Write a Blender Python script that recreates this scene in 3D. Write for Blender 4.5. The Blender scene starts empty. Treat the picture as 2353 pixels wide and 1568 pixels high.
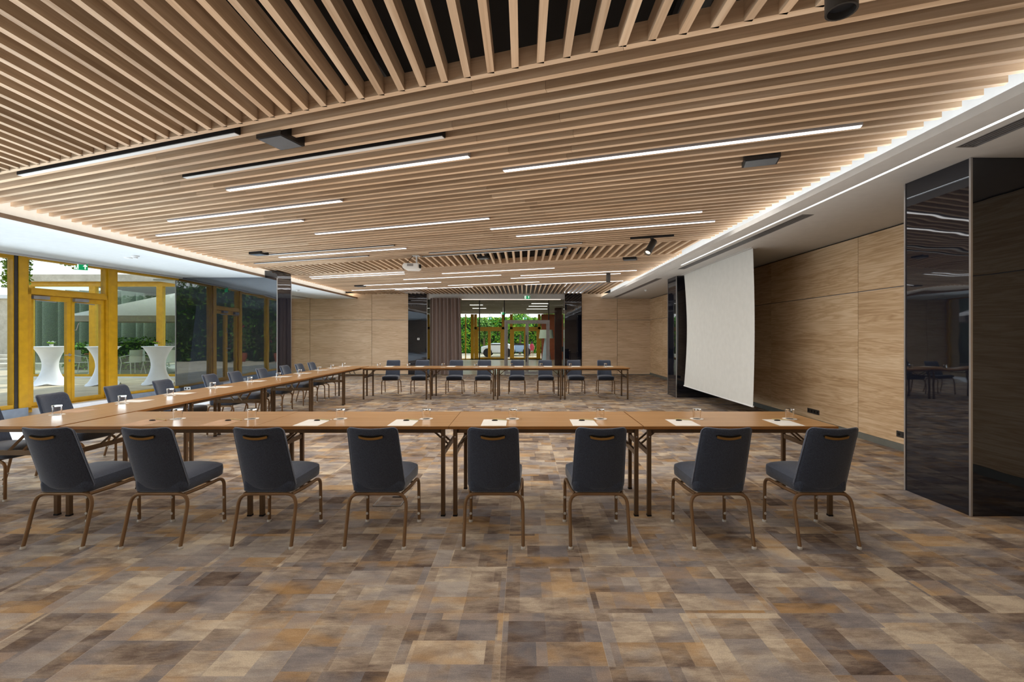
import bpy, math, random
from mathutils import Vector, Matrix
random.seed(7)
S = bpy.context.scene
COL = S.collection
PI = math.pi

# ------------------------------------------------------------------ materials
def srgb(r, g, b):
    def f(c):
        c /= 255.0
        return c / 12.92 if c <= 0.04045 else ((c + 0.055) / 1.055) ** 2.4
    return (f(r), f(g), f(b), 1.0)

class NT:
    def __init__(s, name):
        s.m = bpy.data.materials.new(name); s.m.use_nodes = True
        s.t = s.m.node_tree; s.b = s.t.nodes['Principled BSDF']; s.o = s.t.nodes['Material Output']
    def n(s, typ, **kw):
        nd = s.t.nodes.new(typ)
        for k, v in kw.items():
            if k.startswith('i_'):
                key = k[2:].replace('_', ' ')
                nd.inputs[key].default_value = v
            else:
                setattr(nd, k, v)
        return nd
    def l(s, a, b): s.t.links.new(a, b)
    def math(s, op, a, b=None, c=None):
        nd = s.n('ShaderNodeMath', operation=op)
        for i, v in enumerate((a, b, c)):
            if v is None: continue
            if isinstance(v, (int, float)): nd.inputs[i].default_value = v
            else: s.l(v, nd.inputs[i])
        return nd.outputs[0]
    def mix(s, fac, a, b, mode='MIX'):
        nd = s.n('ShaderNodeMix', data_type='RGBA', blend_type=mode)
        for i, v in ((0, fac), (6, a), (7, b)):
            if isinstance(v, (int, float)) or isinstance(v, tuple): nd.inputs[i].default_value = v
            else: s.l(v, nd.inputs[i])
        return nd.outputs[2]
    def ramp(s, fac, stops, interp='LINEAR'):
        nd = s.n('ShaderNodeValToRGB'); cr = nd.color_ramp; cr.interpolation = interp
        while len(cr.elements) < len(stops): cr.elements.new(0.5)
        for e, (p, c) in zip(cr.elements, stops): e.position = p; e.color = c
        s.l(fac, nd.inputs[0]); return nd.outputs[0]
    def bump(s, h, strength=0.2, dist=0.01):
        nd = s.n('ShaderNodeBump', i_Strength=strength, i_Distance=dist)
        s.l(h, nd.inputs['Height']); s.l(nd.outputs[0], s.b.inputs['Normal'])

def plain(name, col, rough=0.5, metal=0.0, spec=0.5, emit=None, es=0.0):
    m = NT(name); b = m.b; flat = 0.03 if min(col[:3]) > 0.35 else 0.1
    b.inputs['Base Color'].default_value = col
    b.inputs['Roughness'].default_value = rough
    b.inputs['Metallic'].default_value = metal
    b.inputs['Specular IOR Level'].default_value = spec
    if emit:
        b.inputs['Emission Color'].default_value = emit; b.inputs['Emission Strength'].default_value = es
    else:
        co = m.n('ShaderNodeTexCoord'); nz = m.n('ShaderNodeTexNoise', i_Scale=9.0, i_Detail=3.0)
        m.l(co.outputs['Object'], nz.inputs['Vector'])
        c2 = tuple(min(1, c * (1 + flat)) for c in col[:3]) + (1,)
        c1 = tuple(c * (1 - flat) for c in col[:3]) + (1,)
        m.l(m.ramp(nz.outputs['Fac'], [(0.3, c1), (0.7, c2)]), b.inputs['Base Color'])
    return m.m

def wood(name, dark, mid, light, sc=(0.5, 14, 14), rough=0.45, island=0.25, fine=90, figure=0.5, spec=0.3):
    """grain runs along local x"""
    m = NT(name)
    co = m.n('ShaderNodeTexCoord'); geo = m.n('ShaderNodeNewGeometry')
    rnd = geo.outputs['Random Per Island']
    mp = m.n('ShaderNodeMapping'); mp.inputs['Scale'].default_value = sc
    cmb = m.n('ShaderNodeCombineXYZ')
    m.l(m.math('MULTIPLY', rnd, 37.0), cmb.inputs[0]); m.l(m.math('MULTIPLY', rnd, 11.0), cmb.inputs[2])
    add = m.n('ShaderNodeVectorMath', operation='ADD')
    m.l(co.outputs['Object'], add.inputs[0]); m.l(cmb.outputs[0], add.inputs[1])
    m.l(add.outputs[0], mp.inputs['Vector'])
    nz = m.n('ShaderNodeTexNoise', i_Scale=1.0, i_Detail=5.0, i_Roughness=0.6, i_Distortion=figure)
    m.l(mp.outputs[0], nz.inputs['Vector'])
    mp2 = m.n('ShaderNodeMapping'); mp2.inputs['Scale'].default_value = (sc[0] * 3, fine, fine)
    m.l(add.outputs[0], mp2.inputs['Vector'])
    nf = m.n('ShaderNodeTexNoise', i_Scale=1.0, i_Detail=2.0)
    m.l(mp2.outputs[0], nf.inputs['Vector'])
    v = m.math('ADD', m.math('MULTIPLY', nz.outputs['Fac'], 0.75), m.math('MULTIPLY', nf.outputs['Fac'], 0.25))
    c = m.ramp(v, [(0.3, dark), (0.5, mid), (0.68, light)])
    k = m.math('ADD', 1.0 - island / 2, m.math('MULTIPLY', rnd, island))
    sc_ = m.n('ShaderNodeVectorMath', operation='SCALE'); m.l(c, sc_.inputs[0]); m.l(k, sc_.inputs['Scale'])
    m.l(sc_.outputs[0], m.b.inputs['Base Color'])
    m.b.inputs['Roughness'].default_value = rough
    m.b.inputs['Specular IOR Level'].default_value = spec
    return m.m

def carpet_mat():
    m = NT('carpet_tiles')
    co = m.n('ShaderNodeTexCoord'); P = co.outputs['Object']
    sep = m.n('ShaderNodeSeparateXYZ'); m.l(P, sep.inputs[0]); X, Y = sep.outputs[0], sep.outputs[1]
    tx = m.math('FLOOR', m.math('DIVIDE', m.math('ADD', X, 0.107), 0.49))
    ty = m.math('FLOOR', m.math('DIVIDE', m.math('SUBTRACT', Y, -0.015), 0.50))
    def wn(a, b, c):
        cb = m.n('ShaderNodeCombineXYZ')
        for i, v in enumerate((a, b, c)):
            if isinstance(v, (int, float)): cb.inputs[i].default_value = v
            else: m.l(v, cb.inputs[i])
        w = m.n('ShaderNodeTexWhiteNoise', noise_dimensions='3D'); m.l(cb.outputs[0], w.inputs['Vector'])
        return w.outputs['Value']
    r1 = wn(tx, ty, 1.5); r2 = wn(tx, ty, 7.5)
    # patches inside every tile: bands of varied width, each band cut at its own spot
    by = m.math('FLOOR', m.math('ADD', m.math('DIVIDE', Y, 0.165), m.math('MULTIPLY', r1, 5.0)))
    rb = wn(by, tx, ty)
    bx = m.math('FLOOR', m.math('ADD', m.math('DIVIDE', X, 0.36), m.math('MULTIPLY', rb, 9.0)))
    c1 = wn(bx, by, m.math('ADD', tx, m.math('MULTIPLY', ty, 13.0)))
    bx2 = m.math('FLOOR', m.math('ADD', m.math('DIVIDE', X, 0.19), m.math('MULTIPLY', r2, 7.0)))
    by2 = m.math('FLOOR', m.math('ADD', m.math('DIVIDE', Y, 0.27), m.math('MULTIPLY', wn(bx2, tx, 3.0), 5.0)))
    c2 = wn(bx2, by2, m.math('ADD', tx, 50.0))
    def noise(scale, detail, rough=0.6, dist=0.0):
        mp = m.n('ShaderNodeMapping'); mp.inputs['Scale'].default_value = scale; m.l(P, mp.inputs['Vector'])
        n = m.n('ShaderNodeTexNoise', i_Scale=1.0, i_Detail=detail, i_Roughness=rough, i_Distortion=dist)
        m.l(mp.outputs[0], n.inputs['Vector']); return n.outputs['Fac']
    soft = noise((4.0, 9.5, 1), 5.0, 0.7, 0.25)
    streak = noise((14, 120, 1), 2.0)
    fuzz = noise((190, 190, 1), 3.0, 0.8)
    fade = m.math('MULTIPLY', m.math('SUBTRACT', noise((3.3, 4.3, 7), 2.0), 0.25), 1.9)
    c1 = m.math('ADD', 0.5, m.math('MULTIPLY', m.math('SUBTRACT', c1, 0.5), fade))
    v = m.math('MULTIPLY', c1, 0.42)
    v = m.math('ADD', v, m.math('MULTIPLY', c2, 0.15))
    v = m.math('ADD', v, m.math('MULTIPLY', soft, 0.72))
    v = m.math('ADD', v, m.math('MULTIPLY', r1, 0.14))
    v = m.math('SUBTRACT', v, 0.21)
    v = m.math('ADD', v, m.math('MULTIPLY', m.math('SUBTRACT', streak, 0.5), 0.14))
    base = m.ramp(v, [(0.22, srgb(72, 60, 54)), (0.38, srgb(108, 93, 82)), (0.52, srgb(142, 127, 112)), (0.72, srgb(186, 171, 150))])
    # hue patches: ochre and blue-grey
    h1 = wn(by, bx, 91.0); och = noise((2.6, 5.0, 1), 3.0, 0.6, 0.5)
    om = m.ramp(m.math('ADD', m.math('MULTIPLY', h1, 0.35), m.math('MULTIPLY', och, 0.8)), [(0.60, (0, 0, 0, 1)), (0.80, (0.55, 0.55, 0.55, 1))])
    base = m.mix(om, base, srgb(178, 140, 90))
    h2 = wn(bx2, by, 33.0); gr = noise((3.1, 4.0, 3), 2.0)
    gm = m.ramp(m.math('ADD', m.math('MULTIPLY', h2, 0.35), m.math('MULTIPLY', gr, 0.8)), [(0.56, (0, 0, 0, 1)), (0.70, (0.45, 0.45, 0.45, 1))])
    base = m.mix(gm, base, srgb(126, 126, 132))
    f = m.math('ADD', 0.42, m.math('MULTIPLY', fuzz, 1.16))
    sc_ = m.n('ShaderNodeVectorMath', operation='SCALE'); m.l(base, sc_.inputs[0]); m.l(f, sc_.inputs['Scale'])
    # thin pale seams between the tiles
    fx = m.math('FRACT', m.math('DIVIDE', m.math('ADD', X, 0.107), 0.49))
    seam = m.math('LESS_THAN', fx, 0.006)
    m.l(m.mix(m.math('MULTIPLY', seam, 0.3), sc_.outputs[0], srgb(190, 175, 155)), m.b.inputs['Base Color'])
    m.b.inputs['Roughness'].default_value = 0.95; m.b.inputs['Specular IOR Level'].default_value = 0.1
    m.bump(m.math('ADD', fuzz, streak), 0.35, 0.004)
    return m.m

def fabric(name, c1, c2, sc=380):
    m = NT(name); co = m.n('ShaderNodeTexCoord')
    n = m.n('ShaderNodeTexNoise', i_Scale=float(sc), i_Detail=2.0); m.l(co.outputs['Object'], n.inputs['Vector'])
    m.l(m.ramp(n.outputs['Fac'], [(0.35, c1), (0.65, c2)]), m.b.inputs['Base Color'])
    m.b.inputs['Roughness'].default_value = 0.9; m.b.inputs['Specular IOR Level'].default_value = 0.2
    m.b.inputs['Sheen Weight'].default_value = 0.35; m.b.inputs['Sheen Roughness'].default_value = 0.4
    m.bump(n.outputs['Fac'], 0.3, 0.002)
    return m.m

def glassy(name, tint=(1, 1, 1, 1), refl=0.08, rough=0.0):
    """thin pane: mostly transparent with a mirror layer"""
    m = NT(name); m.t.nodes.remove(m.b)
    tr = m.n('ShaderNodeBsdfTransparent'); tr.inputs[0].default_value = tint
    gl = m.n('ShaderNodeBsdfGlossy'); gl.inputs['Roughness'].default_value = rough
    lw = m.n('ShaderNodeLayerWeight', i_Blend=0.5)
    mx = m.n('ShaderNodeMixShader')
    m.l(m.math('MINIMUM', m.math('ADD', m.math('MULTIPLY', m.math('POWER', lw.outputs['Facing'], 5.0), 0.6), refl), 0.9), mx.inputs[0])
    m.l(tr.outputs[0], mx.inputs[1]); m.l(gl.outputs[0], mx.inputs[2]); m.l(mx.outputs[0], m.o.inputs[0])
    return m.m

def black_glass(name='black_glass', ior=2.1):
    m = NT(name)
    m.b.inputs['Base Color'].default_value = (0.006, 0.007, 0.012, 1)
    m.b.inputs['Roughness'].default_value = 0.02
    m.b.inputs['IOR'].default_value = ior
    m.b.inputs['Specular Tint'].default_value = (0.88, 0.93, 1.0, 1)
    co = m.n('ShaderNodeTexCoord'); mp = m.n('ShaderNodeMapping'); mp.inputs['Scale'].default_value = (1.2, 1.2, 4)
    m.l(co.outputs['Object'], mp.inputs['Vector'])
    n = m.n('ShaderNodeTexNoise', i_Scale=1.6, i_Detail=1.0); m.l(mp.outputs[0], n.inputs['Vector'])
    m.bump(n.outputs['Fac'], 0.03, 0.02)
    return m.m

def wallwood(name, dark, mid, light):
    """horizontal veneer: grain along x and y, fine lines up z, with cathedral figure"""
    m = NT(name); co = m.n('ShaderNodeTexCoord'); geo = m.n('ShaderNodeNewGeometry')
    cmb = m.n('ShaderNodeCombineXYZ')
    for i, k in enumerate((31.0, 17.0, 5.0)): m.l(m.math('MULTIPLY', geo.outputs['Random Per Island'], k), cmb.inputs[i])
    add = m.n('ShaderNodeVectorMath', operation='ADD')
    m.l(co.outputs['Object'], add.inputs[0]); m.l(cmb.outputs[0], add.inputs[1])
    def ns(scale, det, dist):
        mp = m.n('ShaderNodeMapping'); mp.inputs['Scale'].default_value = scale; m.l(add.outputs[0], mp.inputs['Vector'])
        n = m.n('ShaderNodeTexNoise', i_Scale=1.0, i_Detail=det, i_Roughness=0.6, i_Distortion=dist); m.l(mp.outputs[0], n.inputs['Vector'])
        return n.outputs['Fac']
    a = ns((0.5, 0.5, 8.0), 4.0, 0.55)
    w = m.math('FRACT', m.math('MULTIPLY', a, 7.0))
    w = m.math('ABSOLUTE', m.math('SUBTRACT', w, 0.5))
    f = ns((2.0, 2.0, 110.0), 3.0, 0.1); g = ns((0.5, 0.5, 2.2), 2.0, 0.0)
    v = m.math('ADD', m.math('ADD', m.math('MULTIPLY', w, 0.42), m.math('MULTIPLY', f, 0.38)), m.math('MULTIPLY', g, 0.44))
    m.l(m.ramp(v, [(0.28, dark), (0.50, mid), (0.70, light)]), m.b.inputs['Base Color'])
    m.b.inputs['Roughness'].default_value = 0.5; m.b.inputs['Specular IOR Level'].default_value = 0.3
    return m.m

def leafmat(name, c1, c2, c3):
    m = NT(name); geo = m.n('ShaderNodeNewGeometry')
    m.l(m.ramp(geo.outputs['Random Per Island'], [(0.0, c1), (0.5, c2), (1.0, c3)]), m.b.inputs['Base Color'])
    m.b.inputs['Roughness'].default_value = 0.6; m.b.inputs['Specular IOR Level'].default_value = 0.2
    return m.m

def concrete(name, c1, c2, sc=3.0):
    m = NT(name); co = m.n('ShaderNodeTexCoord')
    n = m.n('ShaderNodeTexNoise', i_Scale=sc, i_Detail=8.0, i_Roughness=0.7); m.l(co.outputs['Object'], n.inputs['Vector'])
    m.l(m.ramp(n.outputs['Fac'], [(0.3, c1), (0.7, c2)]), m.b.inputs['Base Color'])
    m.b.inputs['Roughness'].default_value = 0.9
    return m.m

def paving():
    m = NT('patio_paving'); co = m.n('ShaderNodeTexCoord')
    br = m.n('ShaderNodeTexBrick'); m.l(co.outputs['Object'], br.inputs['Vector'])
    br.offset = 0.0
    br.inputs['Scale'].default_value = 1.0; br.inputs['Brick Width'].default_value = 1.2; br.inputs['Row Height'].default_value = 0.6
    br.inputs['Mortar Size'].default_value = 0.012
    br.inputs['Color1'].default_value = srgb(205, 190, 160); br.inputs['Color2'].default_value = srgb(215, 200, 172); br.inputs['Mortar'].default_value = srgb(140, 132, 115)
    n = m.n('ShaderNodeTexNoise', i_Scale=2.5, i_Detail=6.0); m.l(co.outputs['Object'], n.inputs['Vector'])
    m.l(m.mix(0.5, br.outputs['Color'], m.ramp(n.outputs['Fac'], [(0.3, (0.55, 0.55, 0.55, 1)), (0.7, (1, 1, 1, 1))]), 'MULTIPLY'), m.b.inputs['Base Color'])
    m.b.inputs['Roughness'].default_value = 0.85
    return m.m

M = {}
M['slat'] = wood('oak_slat', srgb(164, 134, 104), srgb(194, 166, 136), srgb(212, 188, 160), sc=(0.6, 16, 16), rough=0.36, spec=1.0, island=.3)
M['wallwood'] = wallwood('oak_veneer', srgb(166, 134, 98), srgb(197, 167, 131), srgb(217, 192, 160))
M['backwood'] = wallwood('pale_oak_veneer', srgb(176, 148, 118), srgb(204, 178, 148), srgb(220, 198, 172))
M['table'] = wood('table_laminate', srgb(144, 106, 66), srgb(158, 120, 78), srgb(172, 134, 92), sc=(0.9, 18, 18), rough=0.28, island=0.06, fine=140, figure=0.3)
M['tedge'] = plain('table_edge', srgb(140, 92, 42), 0.4)
M['bronze'] = plain('bronze_metal', srgb(136, 108, 80), 0.36, 0.6)
M['tleg'] = plain('dark_bronze_metal', srgb(98, 77, 56), 0.38, 0.5)
M['brass'] = plain('brass_metal', srgb(146, 114, 64), 0.3, 0.75)
M['fabric'] = fabric('grey_blue_fabric', srgb(36, 41, 52), srgb(70, 77, 92))
M['piping'] = fabric('piping_fabric', srgb(84, 92, 108), srgb(112, 120, 136))
M['white'] = plain('white_plaster', srgb(222, 224, 224), 0.8)
M['cwhite'] = plain('ceiling_plaster', srgb(206, 212, 214), 0.8)
M['offwhite'] = plain('grey_plaster', srgb(196, 196, 194), 0.8)
M['void'] = plain('void_black', srgb(20, 19, 18), 0.8)
M['duct'] = concrete('void_pipes', srgb(30, 28, 27), srgb(70, 68, 66))
M['carpet'] = carpet_mat()
M['bglass'] = black_glass('black_glass', 1.85); M['bglass2'] = black_glass('blue_black_glass', 3.0)
M['alu'] = plain('brushed_aluminium', srgb(190, 190, 192), 0.35, 0.8)
M['grey'] = plain('grey_metal', srgb(150, 150, 152), 0.4, 0.5)
M['dgrey'] = plain('dark_grey_metal', srgb(60, 58, 56), 0.45, 0.3)
M['black'] = plain('black_plastic', srgb(28, 28, 30), 0.45)
M['yellow'] = plain('ochre_frame', srgb(200, 152, 16), 0.42)
M['dyellow'] = plain('ochre_frame_shade', srgb(196, 146, 20), 0.45)
M['pane'] = glassy('window_pane', (0.97, 0.99, 0.98, 1), 0.015)
M['pane2'] = glassy('reflective_pane', (0.82, 0.9, 0.86, 1), 0.06)
M['plinth'] = plain('plinth_grey', srgb(140, 152, 168), 0.5)
M['stone'] = plain('pale_stone', srgb(228, 230, 234), 0.35)
M['skirt'] = plain('skirting_grey', srgb(104, 105, 98), 0.5)
M['lit'] = plain('lamp_diffuser_lit', (1, 1, 1, 1), 0.5, emit=(1.0, 0.95, 0.90, 1), es=3.0)
M['cool'] = plain('led_line', (1, 1, 1, 1), 0.5, emit=(0.95, 0.98, 1.0, 1), es=3.0)
M['unlit'] = plain('lamp_diffuser_off', srgb(205, 208, 208), 0.4)
M['screen'] = plain('projection_fabric', srgb(205, 206, 202), 0.9)
M['paper'] = plain('paper', srgb(204, 201, 194), 0.7)
M['tanpaper'] = plain('tan_paper', srgb(176, 140, 108), 0.6)
M['coaster'] = plain('coaster_paper', srgb(214, 208, 198), 0.7)
M['dark'] = plain('dark_wrapper', srgb(40, 34, 32), 0.4)
M['pen'] = plain('pen_white', srgb(196, 178, 132), 0.4)
M['gold'] = plain('pen_gold', srgb(200, 160, 80), 0.3, 0.5)
M['curtain'] = fabric('taupe_curtain', srgb(112, 98, 92), srgb(134, 118, 112), 200)
M['gcurtain'] = fabric('grey_green_curtain', srgb(112, 122, 108), srgb(156, 164, 150), 60)
M['white_cloth'] = plain('stretch_cloth', srgb(240, 244, 250), 0.8)
M['parasol'] = plain('parasol_canvas', srgb(222, 218, 224), 0.9)
M['projector'] = plain('projector_white', srgb(214, 216, 214), 0.4)
M['green'] = plain('exit_green', srgb(0, 140, 85), 0.5, emit=srgb(0, 160, 95), es=0.6)
M['signwhite'] = plain('exit_white', (1, 1, 1, 1), 0.5, emit=(1, 1, 1, 1), es=0.9)
M['concrete'] = concrete('aged_concrete', srgb(176, 168, 150), srgb(220, 212, 196))
M['lobbyceil'] = concrete('lobby_ceiling_concrete', srgb(120, 116, 106), srgb(150, 146, 134), 0.9)
M['lobbyfloor'] = plain('lobby_tiles', srgb(190, 186, 166), 0.25)
M['paving'] = paving()
M['leaf'] = leafmat('hedge_leaves', srgb(46, 84, 40), srgb(92, 142, 60), srgb(150, 190, 84))
M['leaf2'] = leafmat('ivy_leaves', srgb(70, 120, 20), srgb(130, 180, 40), srgb(180, 210, 80))
M['leaf3'] = leafmat('sunny_leaves', srgb(40, 110, 40), srgb(90, 160, 50), srgb(190, 215, 60))
M['darkleaf'] = plain('hedge_core', srgb(22, 44, 20), 0.9)
M['pink'] = plain('pink_petals', srgb(220, 70, 120), 0.6)
M['terracotta'] = plain('terracotta', srgb(178, 100, 70), 0.8)
M['trunk'] = plain('bark', srgb(110, 88, 66), 0.9)
M['carwhite'] = plain('car_white', srgb(235, 238, 242), 0.3)
M['carblue'] = plain('car_silver_blue', srgb(160, 185, 215), 0.3)
M['carred'] = plain('coat_red', srgb(190, 60, 80), 0.8)
M['skin'] = plain('skin_tone', srgb(196, 150, 124), 0.6)
M['hair'] = plain('hair_dark', srgb(60, 42, 34), 0.8)
M['rubber'] = plain('rubber', srgb(22, 22, 24), 0.8)
M['redtop'] = plain('red_brown_top', srgb(176, 96, 60), 0.5)
M['lampshade'] = plain('lampshade_white', srgb(205, 222, 205), 0.8)
M['lampbase'] = plain('lamp_stand_pale_blue', srgb(180, 200, 214), 0.5)
M['darkstone'] = concrete('dark_red_stone', srgb(38, 24, 24), srgb(70, 42, 40), 12)
m_ = NT('drinking_glass'); m_.b.inputs['Base Color'].default_value = (1, 1, 1, 1); m_.b.inputs['Roughness'].default_value = 0.0
m_.b.inputs['Transmission Weight'].default_value = 1.0; m_.b.inputs['IOR'].default_value = 1.45; M['glass'] = m_.m
m_ = NT('clear_plastic'); m_.b.inputs['Base Color'].default_value = srgb(220, 215, 205); m_.b.inputs['Roughness'].default_value = 0.15
m_.b.inputs['Transmission Weight'].default_value = 0.3; M['clear'] = m_.m

# ------------------------------------------------------------------ mesh builder
class MB:
    def __init__(s): s.v = []; s.f = []
    def add(s, vs, fs):
        o = len(s.v); s.v += [tuple(v) for v in vs]; s.f += [tuple(i + o for i in f) for f in fs]; return s
    def box(s, x0, x1, y0, y1, z0, z1, mtx=None):
        vs = [Vector((x, y, z)) for z in (z0, z1) for y in (y0, y1) for x in (x0, x1)]
        if mtx is not None: vs = [mtx @ v for v in vs]
        return s.add(vs, [(0, 2, 3, 1), (4, 5, 7, 6), (0, 1, 5, 4), (2, 6, 7, 3), (0, 4, 6, 2), (1, 3, 7, 5)])
    def bar(s, p, q, w, h, up=(0, 0, 1)):
        """rectangular bar between two points, w across, h along up"""
        p, q = Vector(p), Vector(q); d = (q - p).normalized(); u = Vector(up)
        a = d.cross(u).normalized(); u = a.cross(d).normalized()
        vs = [c + a * (w / 2 * i) + u * (h / 2 * j) for c in (p, q) for i, j in ((-1, -1), (1, -1), (1, 1), (-1, 1))]
        return s.add(vs, [(0, 1, 2, 3), (4, 7, 6, 5), (0, 4, 5, 1), (1, 5, 6, 2), (2, 6, 7, 3), (3, 7, 4, 0)])
    def tube(s, pts, r, n=10, cap=True):
        pts = [Vector(p) for p in pts]; rs = r if isinstance(r, (list, tuple)) else [r] * len(pts)
        ref = None; base = len(s.v); rings = []
        for i, p in enumerate(pts):
            d = (pts[min(i + 1, len(pts) - 1)] - pts[max(i - 1, 0)]).normalized()
            if ref is None: ref = d.orthogonal().normalized()
            a = (ref - d * ref.dot(d)).normalized(); ref = a; b = d.cross(a)
            rings.append([p + (a * math.cos(2 * PI * k / n) + b * math.sin(2 * PI * k / n)) * rs[i] for k in range(n)])
        vs = [v for rg in rings for v in rg]; fs = []
        for i in range(len(pts) - 1):
            for k in range(n):
                fs.append((i * n + k, i * n + (k + 1) % n, (i + 1) * n + (k + 1) % n, (i + 1) * n + k))
        if cap: fs += [tuple(range(n))[::-1], tuple((len(pts) - 1) * n + k for k in range(n))]
        return s.add(vs, fs)
    def lathe(s, prof, c=(0, 0, 0), n=24, close=False):
        vs = [(c[0] + r * math.cos(2 * PI * k / n), c[1] + r * math.sin(2 * PI * k / n), c[2] + z) for r, z in prof for k in range(n)]
        fs = [(i * n + k, i * n + (k + 1) % n, (i + 1) * n + (k + 1) % n, (i + 1) * n + k) for i in range(len(prof) - 1) for k in range(n)]
        if close: fs += [tuple(range(n))[::-1], tuple((len(prof) - 1) * n + k for k in range(n))]
        return s.add(vs, fs)
    def loft(s, rings, cap=True):
        n = len(rings[0]); vs = [v for r in rings for v in r]
        fs = [(i * n + k, i * n + (k + 1) % n, (i + 1) * n + (k + 1) % n, (i + 1) * n + k) for i in range(len(rings) - 1) for k in range(n)]
        if cap: fs += [tuple(range(n))[::-1], tuple((len(rings) - 1) * n + k for k in range(n))]
        return s.add(vs, fs)
    def grid(s, fn, nu, nv):
        vs = [fn(i / nu, j / nv) for j in range(nv + 1) for i in range(nu + 1)]
        fs = [(j * (nu + 1) + i, j * (nu + 1) + i + 1, (j + 1) * (nu + 1) + i + 1, (j + 1) * (nu + 1) + i) for j in range(nv) for i in range(nu)]
        return s.add(vs, fs)
    def make(s, name, mat, parent=None, smooth=False, loc=None, rotz=None, bevel=0.0):
        me = bpy.data.meshes.new(name); me.from_pydata(s.v, [], s.f); me.materials.append(mat)
        me.validate(); me.update()
        if smooth:
            for p in me.polygons: p.use_smooth = True
            try: me.set_sharp_from_angle(angle=math.radians(50))
            except Exception: pass
        o = bpy.data.objects.new(name, me); COL.objects.link(o)
        if loc: o.location = loc
        if rotz: o.rotation_euler = (0, 0, rotz)
        if parent: o.parent = parent
        if bevel:
            b = o.modifiers.new('bevel', 'BEVEL'); b.width = bevel; b.segments = 2; b.limit_method = 'ANGLE'
        return o

def empty(name, loc, label, cat, group=None, rotz=0):
    o = bpy.data.objects.new(name, None); COL.objects.link(o); o.location = loc; o.rotation_euler = (0, 0, rotz)
    o.empty_display_size = 0.1
    return tag(o, label, cat, group)
def tag(o, label, cat, group=None):
    o['label'] = label; o['category'] = cat
    if group: o['group'] = group
    return o
def struct(o): o['kind'] = 'structure'; return o
def dup(root, loc, rotz, label, group=None):
    r = root.copy(); COL.objects.link(r); r.location = loc; r.rotation_euler = (0, 0, rotz); r['label'] = label
    if group: r['group'] = group
    for ch in [o for o in bpy.data.objects if o.parent == root]:
        c = ch.copy(); COL.objects.link(c); c.parent = r
        for g in [o for o in bpy.data.objects if o.parent == ch]:
            d = g.copy(); COL.objects.link(d); d.parent = c
    return r
ORD = ['first', 'second', 'third', 'fourth', 'fifth', 'sixth', 'seventh', 'eighth', 'ninth', 'tenth']

ZC = 1.49                     # eye height
ZL = ZC + 1.485               # dropped ceiling
ZS = ZC + 1.66                # underside of slats
SH = 0.115                    # slat height
XR, XL = 4.97, -9.15
YB = 18.05
def xf(y): return -8.71 + 0.135 * (y - 11.57)       # line of the glass facade

# ------------------------------------------------------------------ camera
cam = bpy.data.cameras.new('camera'); co_ = bpy.data.objects.new('camera', cam); COL.objects.link(co_)
cam.sensor_width = 36; cam.lens = 36 * 1060 / 2353
cam.shift_x = -26.5 / 2353; cam.shift_y = -10 / 2353
co_.location = (0, 0, ZC); co_.rotation_euler = (PI / 2, 0, 0); cam.clip_start = 0.05; cam.clip_end = 300
S.camera = co_

# ------------------------------------------------------------------ room shell
struct(MB().box(-8.0, XR, -7.0, YB + .05, -0.1, 0).make('floor', M['carpet']))
b = MB(); b.add([(xf(-7), -7, -.1), (-6.95, -7, -.1), (-6.95, YB, -.1), (xf(YB), YB, -.1), (xf(-7), -7, .004), (-6.95, -7, .004), (-6.95, YB, .004), (xf(YB), YB, .004)],
      [(0, 3, 2, 1), (4, 5, 6, 7), (0, 1, 5, 4), (1, 2, 6, 5), (2, 3, 7, 6), (3, 0, 4, 7)])
b.box(-9.7, -7.5, 12.2, YB, -.1, .002)
struct(b.make('floor', M['stone']))
def panels(name, mat, axis, at, u0, cuts, z0, z1, zs, thick=0.03, g=0.004, parent=None):
    """veneer panels with open joints"""
    b = MB(); cuts = [u0] + cuts
    for a, c in zip(cuts[:-1], cuts[1:]):
        for lo, hi in ((z0, zs - .006), (zs + .006, z1)):
            if axis == 'x': b.box(a + g, c - g, at - thick, at, lo, hi)
            else: b.box(at - thick if True else at, at, a + g, c - g, lo, hi)
    return b.make(name, mat, parent)
# right wall: backing plus veneer
w = struct(MB().box(XR + .001, XR + .2, -7, YB + .2, 0, 3.78).make('wall_right', M['void']))
b = MB(); ys = [-7, -5.2, -2.8, -.4, 2.0, 4.41, 6.81, 9.21, 11.61, 14.01, 16.41, YB - .03]
for a, c in zip(ys[:-1], ys[1:]):
    b.box(XR - .03, XR, a + .004, c - .004, .09, 2.144); b.box(XR - .03, XR, a + .004, c - .004, 2.156, ZL - .02)
b.make('veneer_panel', M['wallwood'], w)
MB().box(XR - .012, XR, -7, YB, 2.144, 2.156).make('metal_joint', M['grey'], w)
struct(MB().box(XR - .04, XR, -7, YB - .03, 0, .088).make('baseboard_right', M['skirt']))
# back wall
for nm, a, c, cut in (('wall_back', -9.6, -4.50, [-8.34, -5.93]), ('wall_back', 2.27, XR, [3.66])):
    w = struct(MB().box(a, c, YB + .001, YB + .2, 0, 3.78).make(nm, M['void']))
    b = MB(); cc = [a] + cut + [c]
    for p, q in zip(cc[:-1], cc[1:]):
        b.box(p + .006, q - .006, YB - .03, YB, .03, 2.14); b.box(p + .006, q - .006, YB - .03, YB, 2.155, 3.19)
    b.make('veneer_panel', M['backwood'], w)
    MB().box(a, c, YB - .008, YB, 2.14, 2.155).make('metal_joint', M['grey'], w)
struct(MB().box(-9.6, -4.5, YB - .04, YB, 0, .03).make('baseboard_back', M['skirt']))
struct(MB().box(2.27, XR, YB - .04, YB, 0, .03).make('baseboard_back', M['skirt']))
struct(MB().box(xf(-7), XR + .2, -7.2, -7, 0, 3.78).make('wall_front', M['backwood']))
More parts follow.
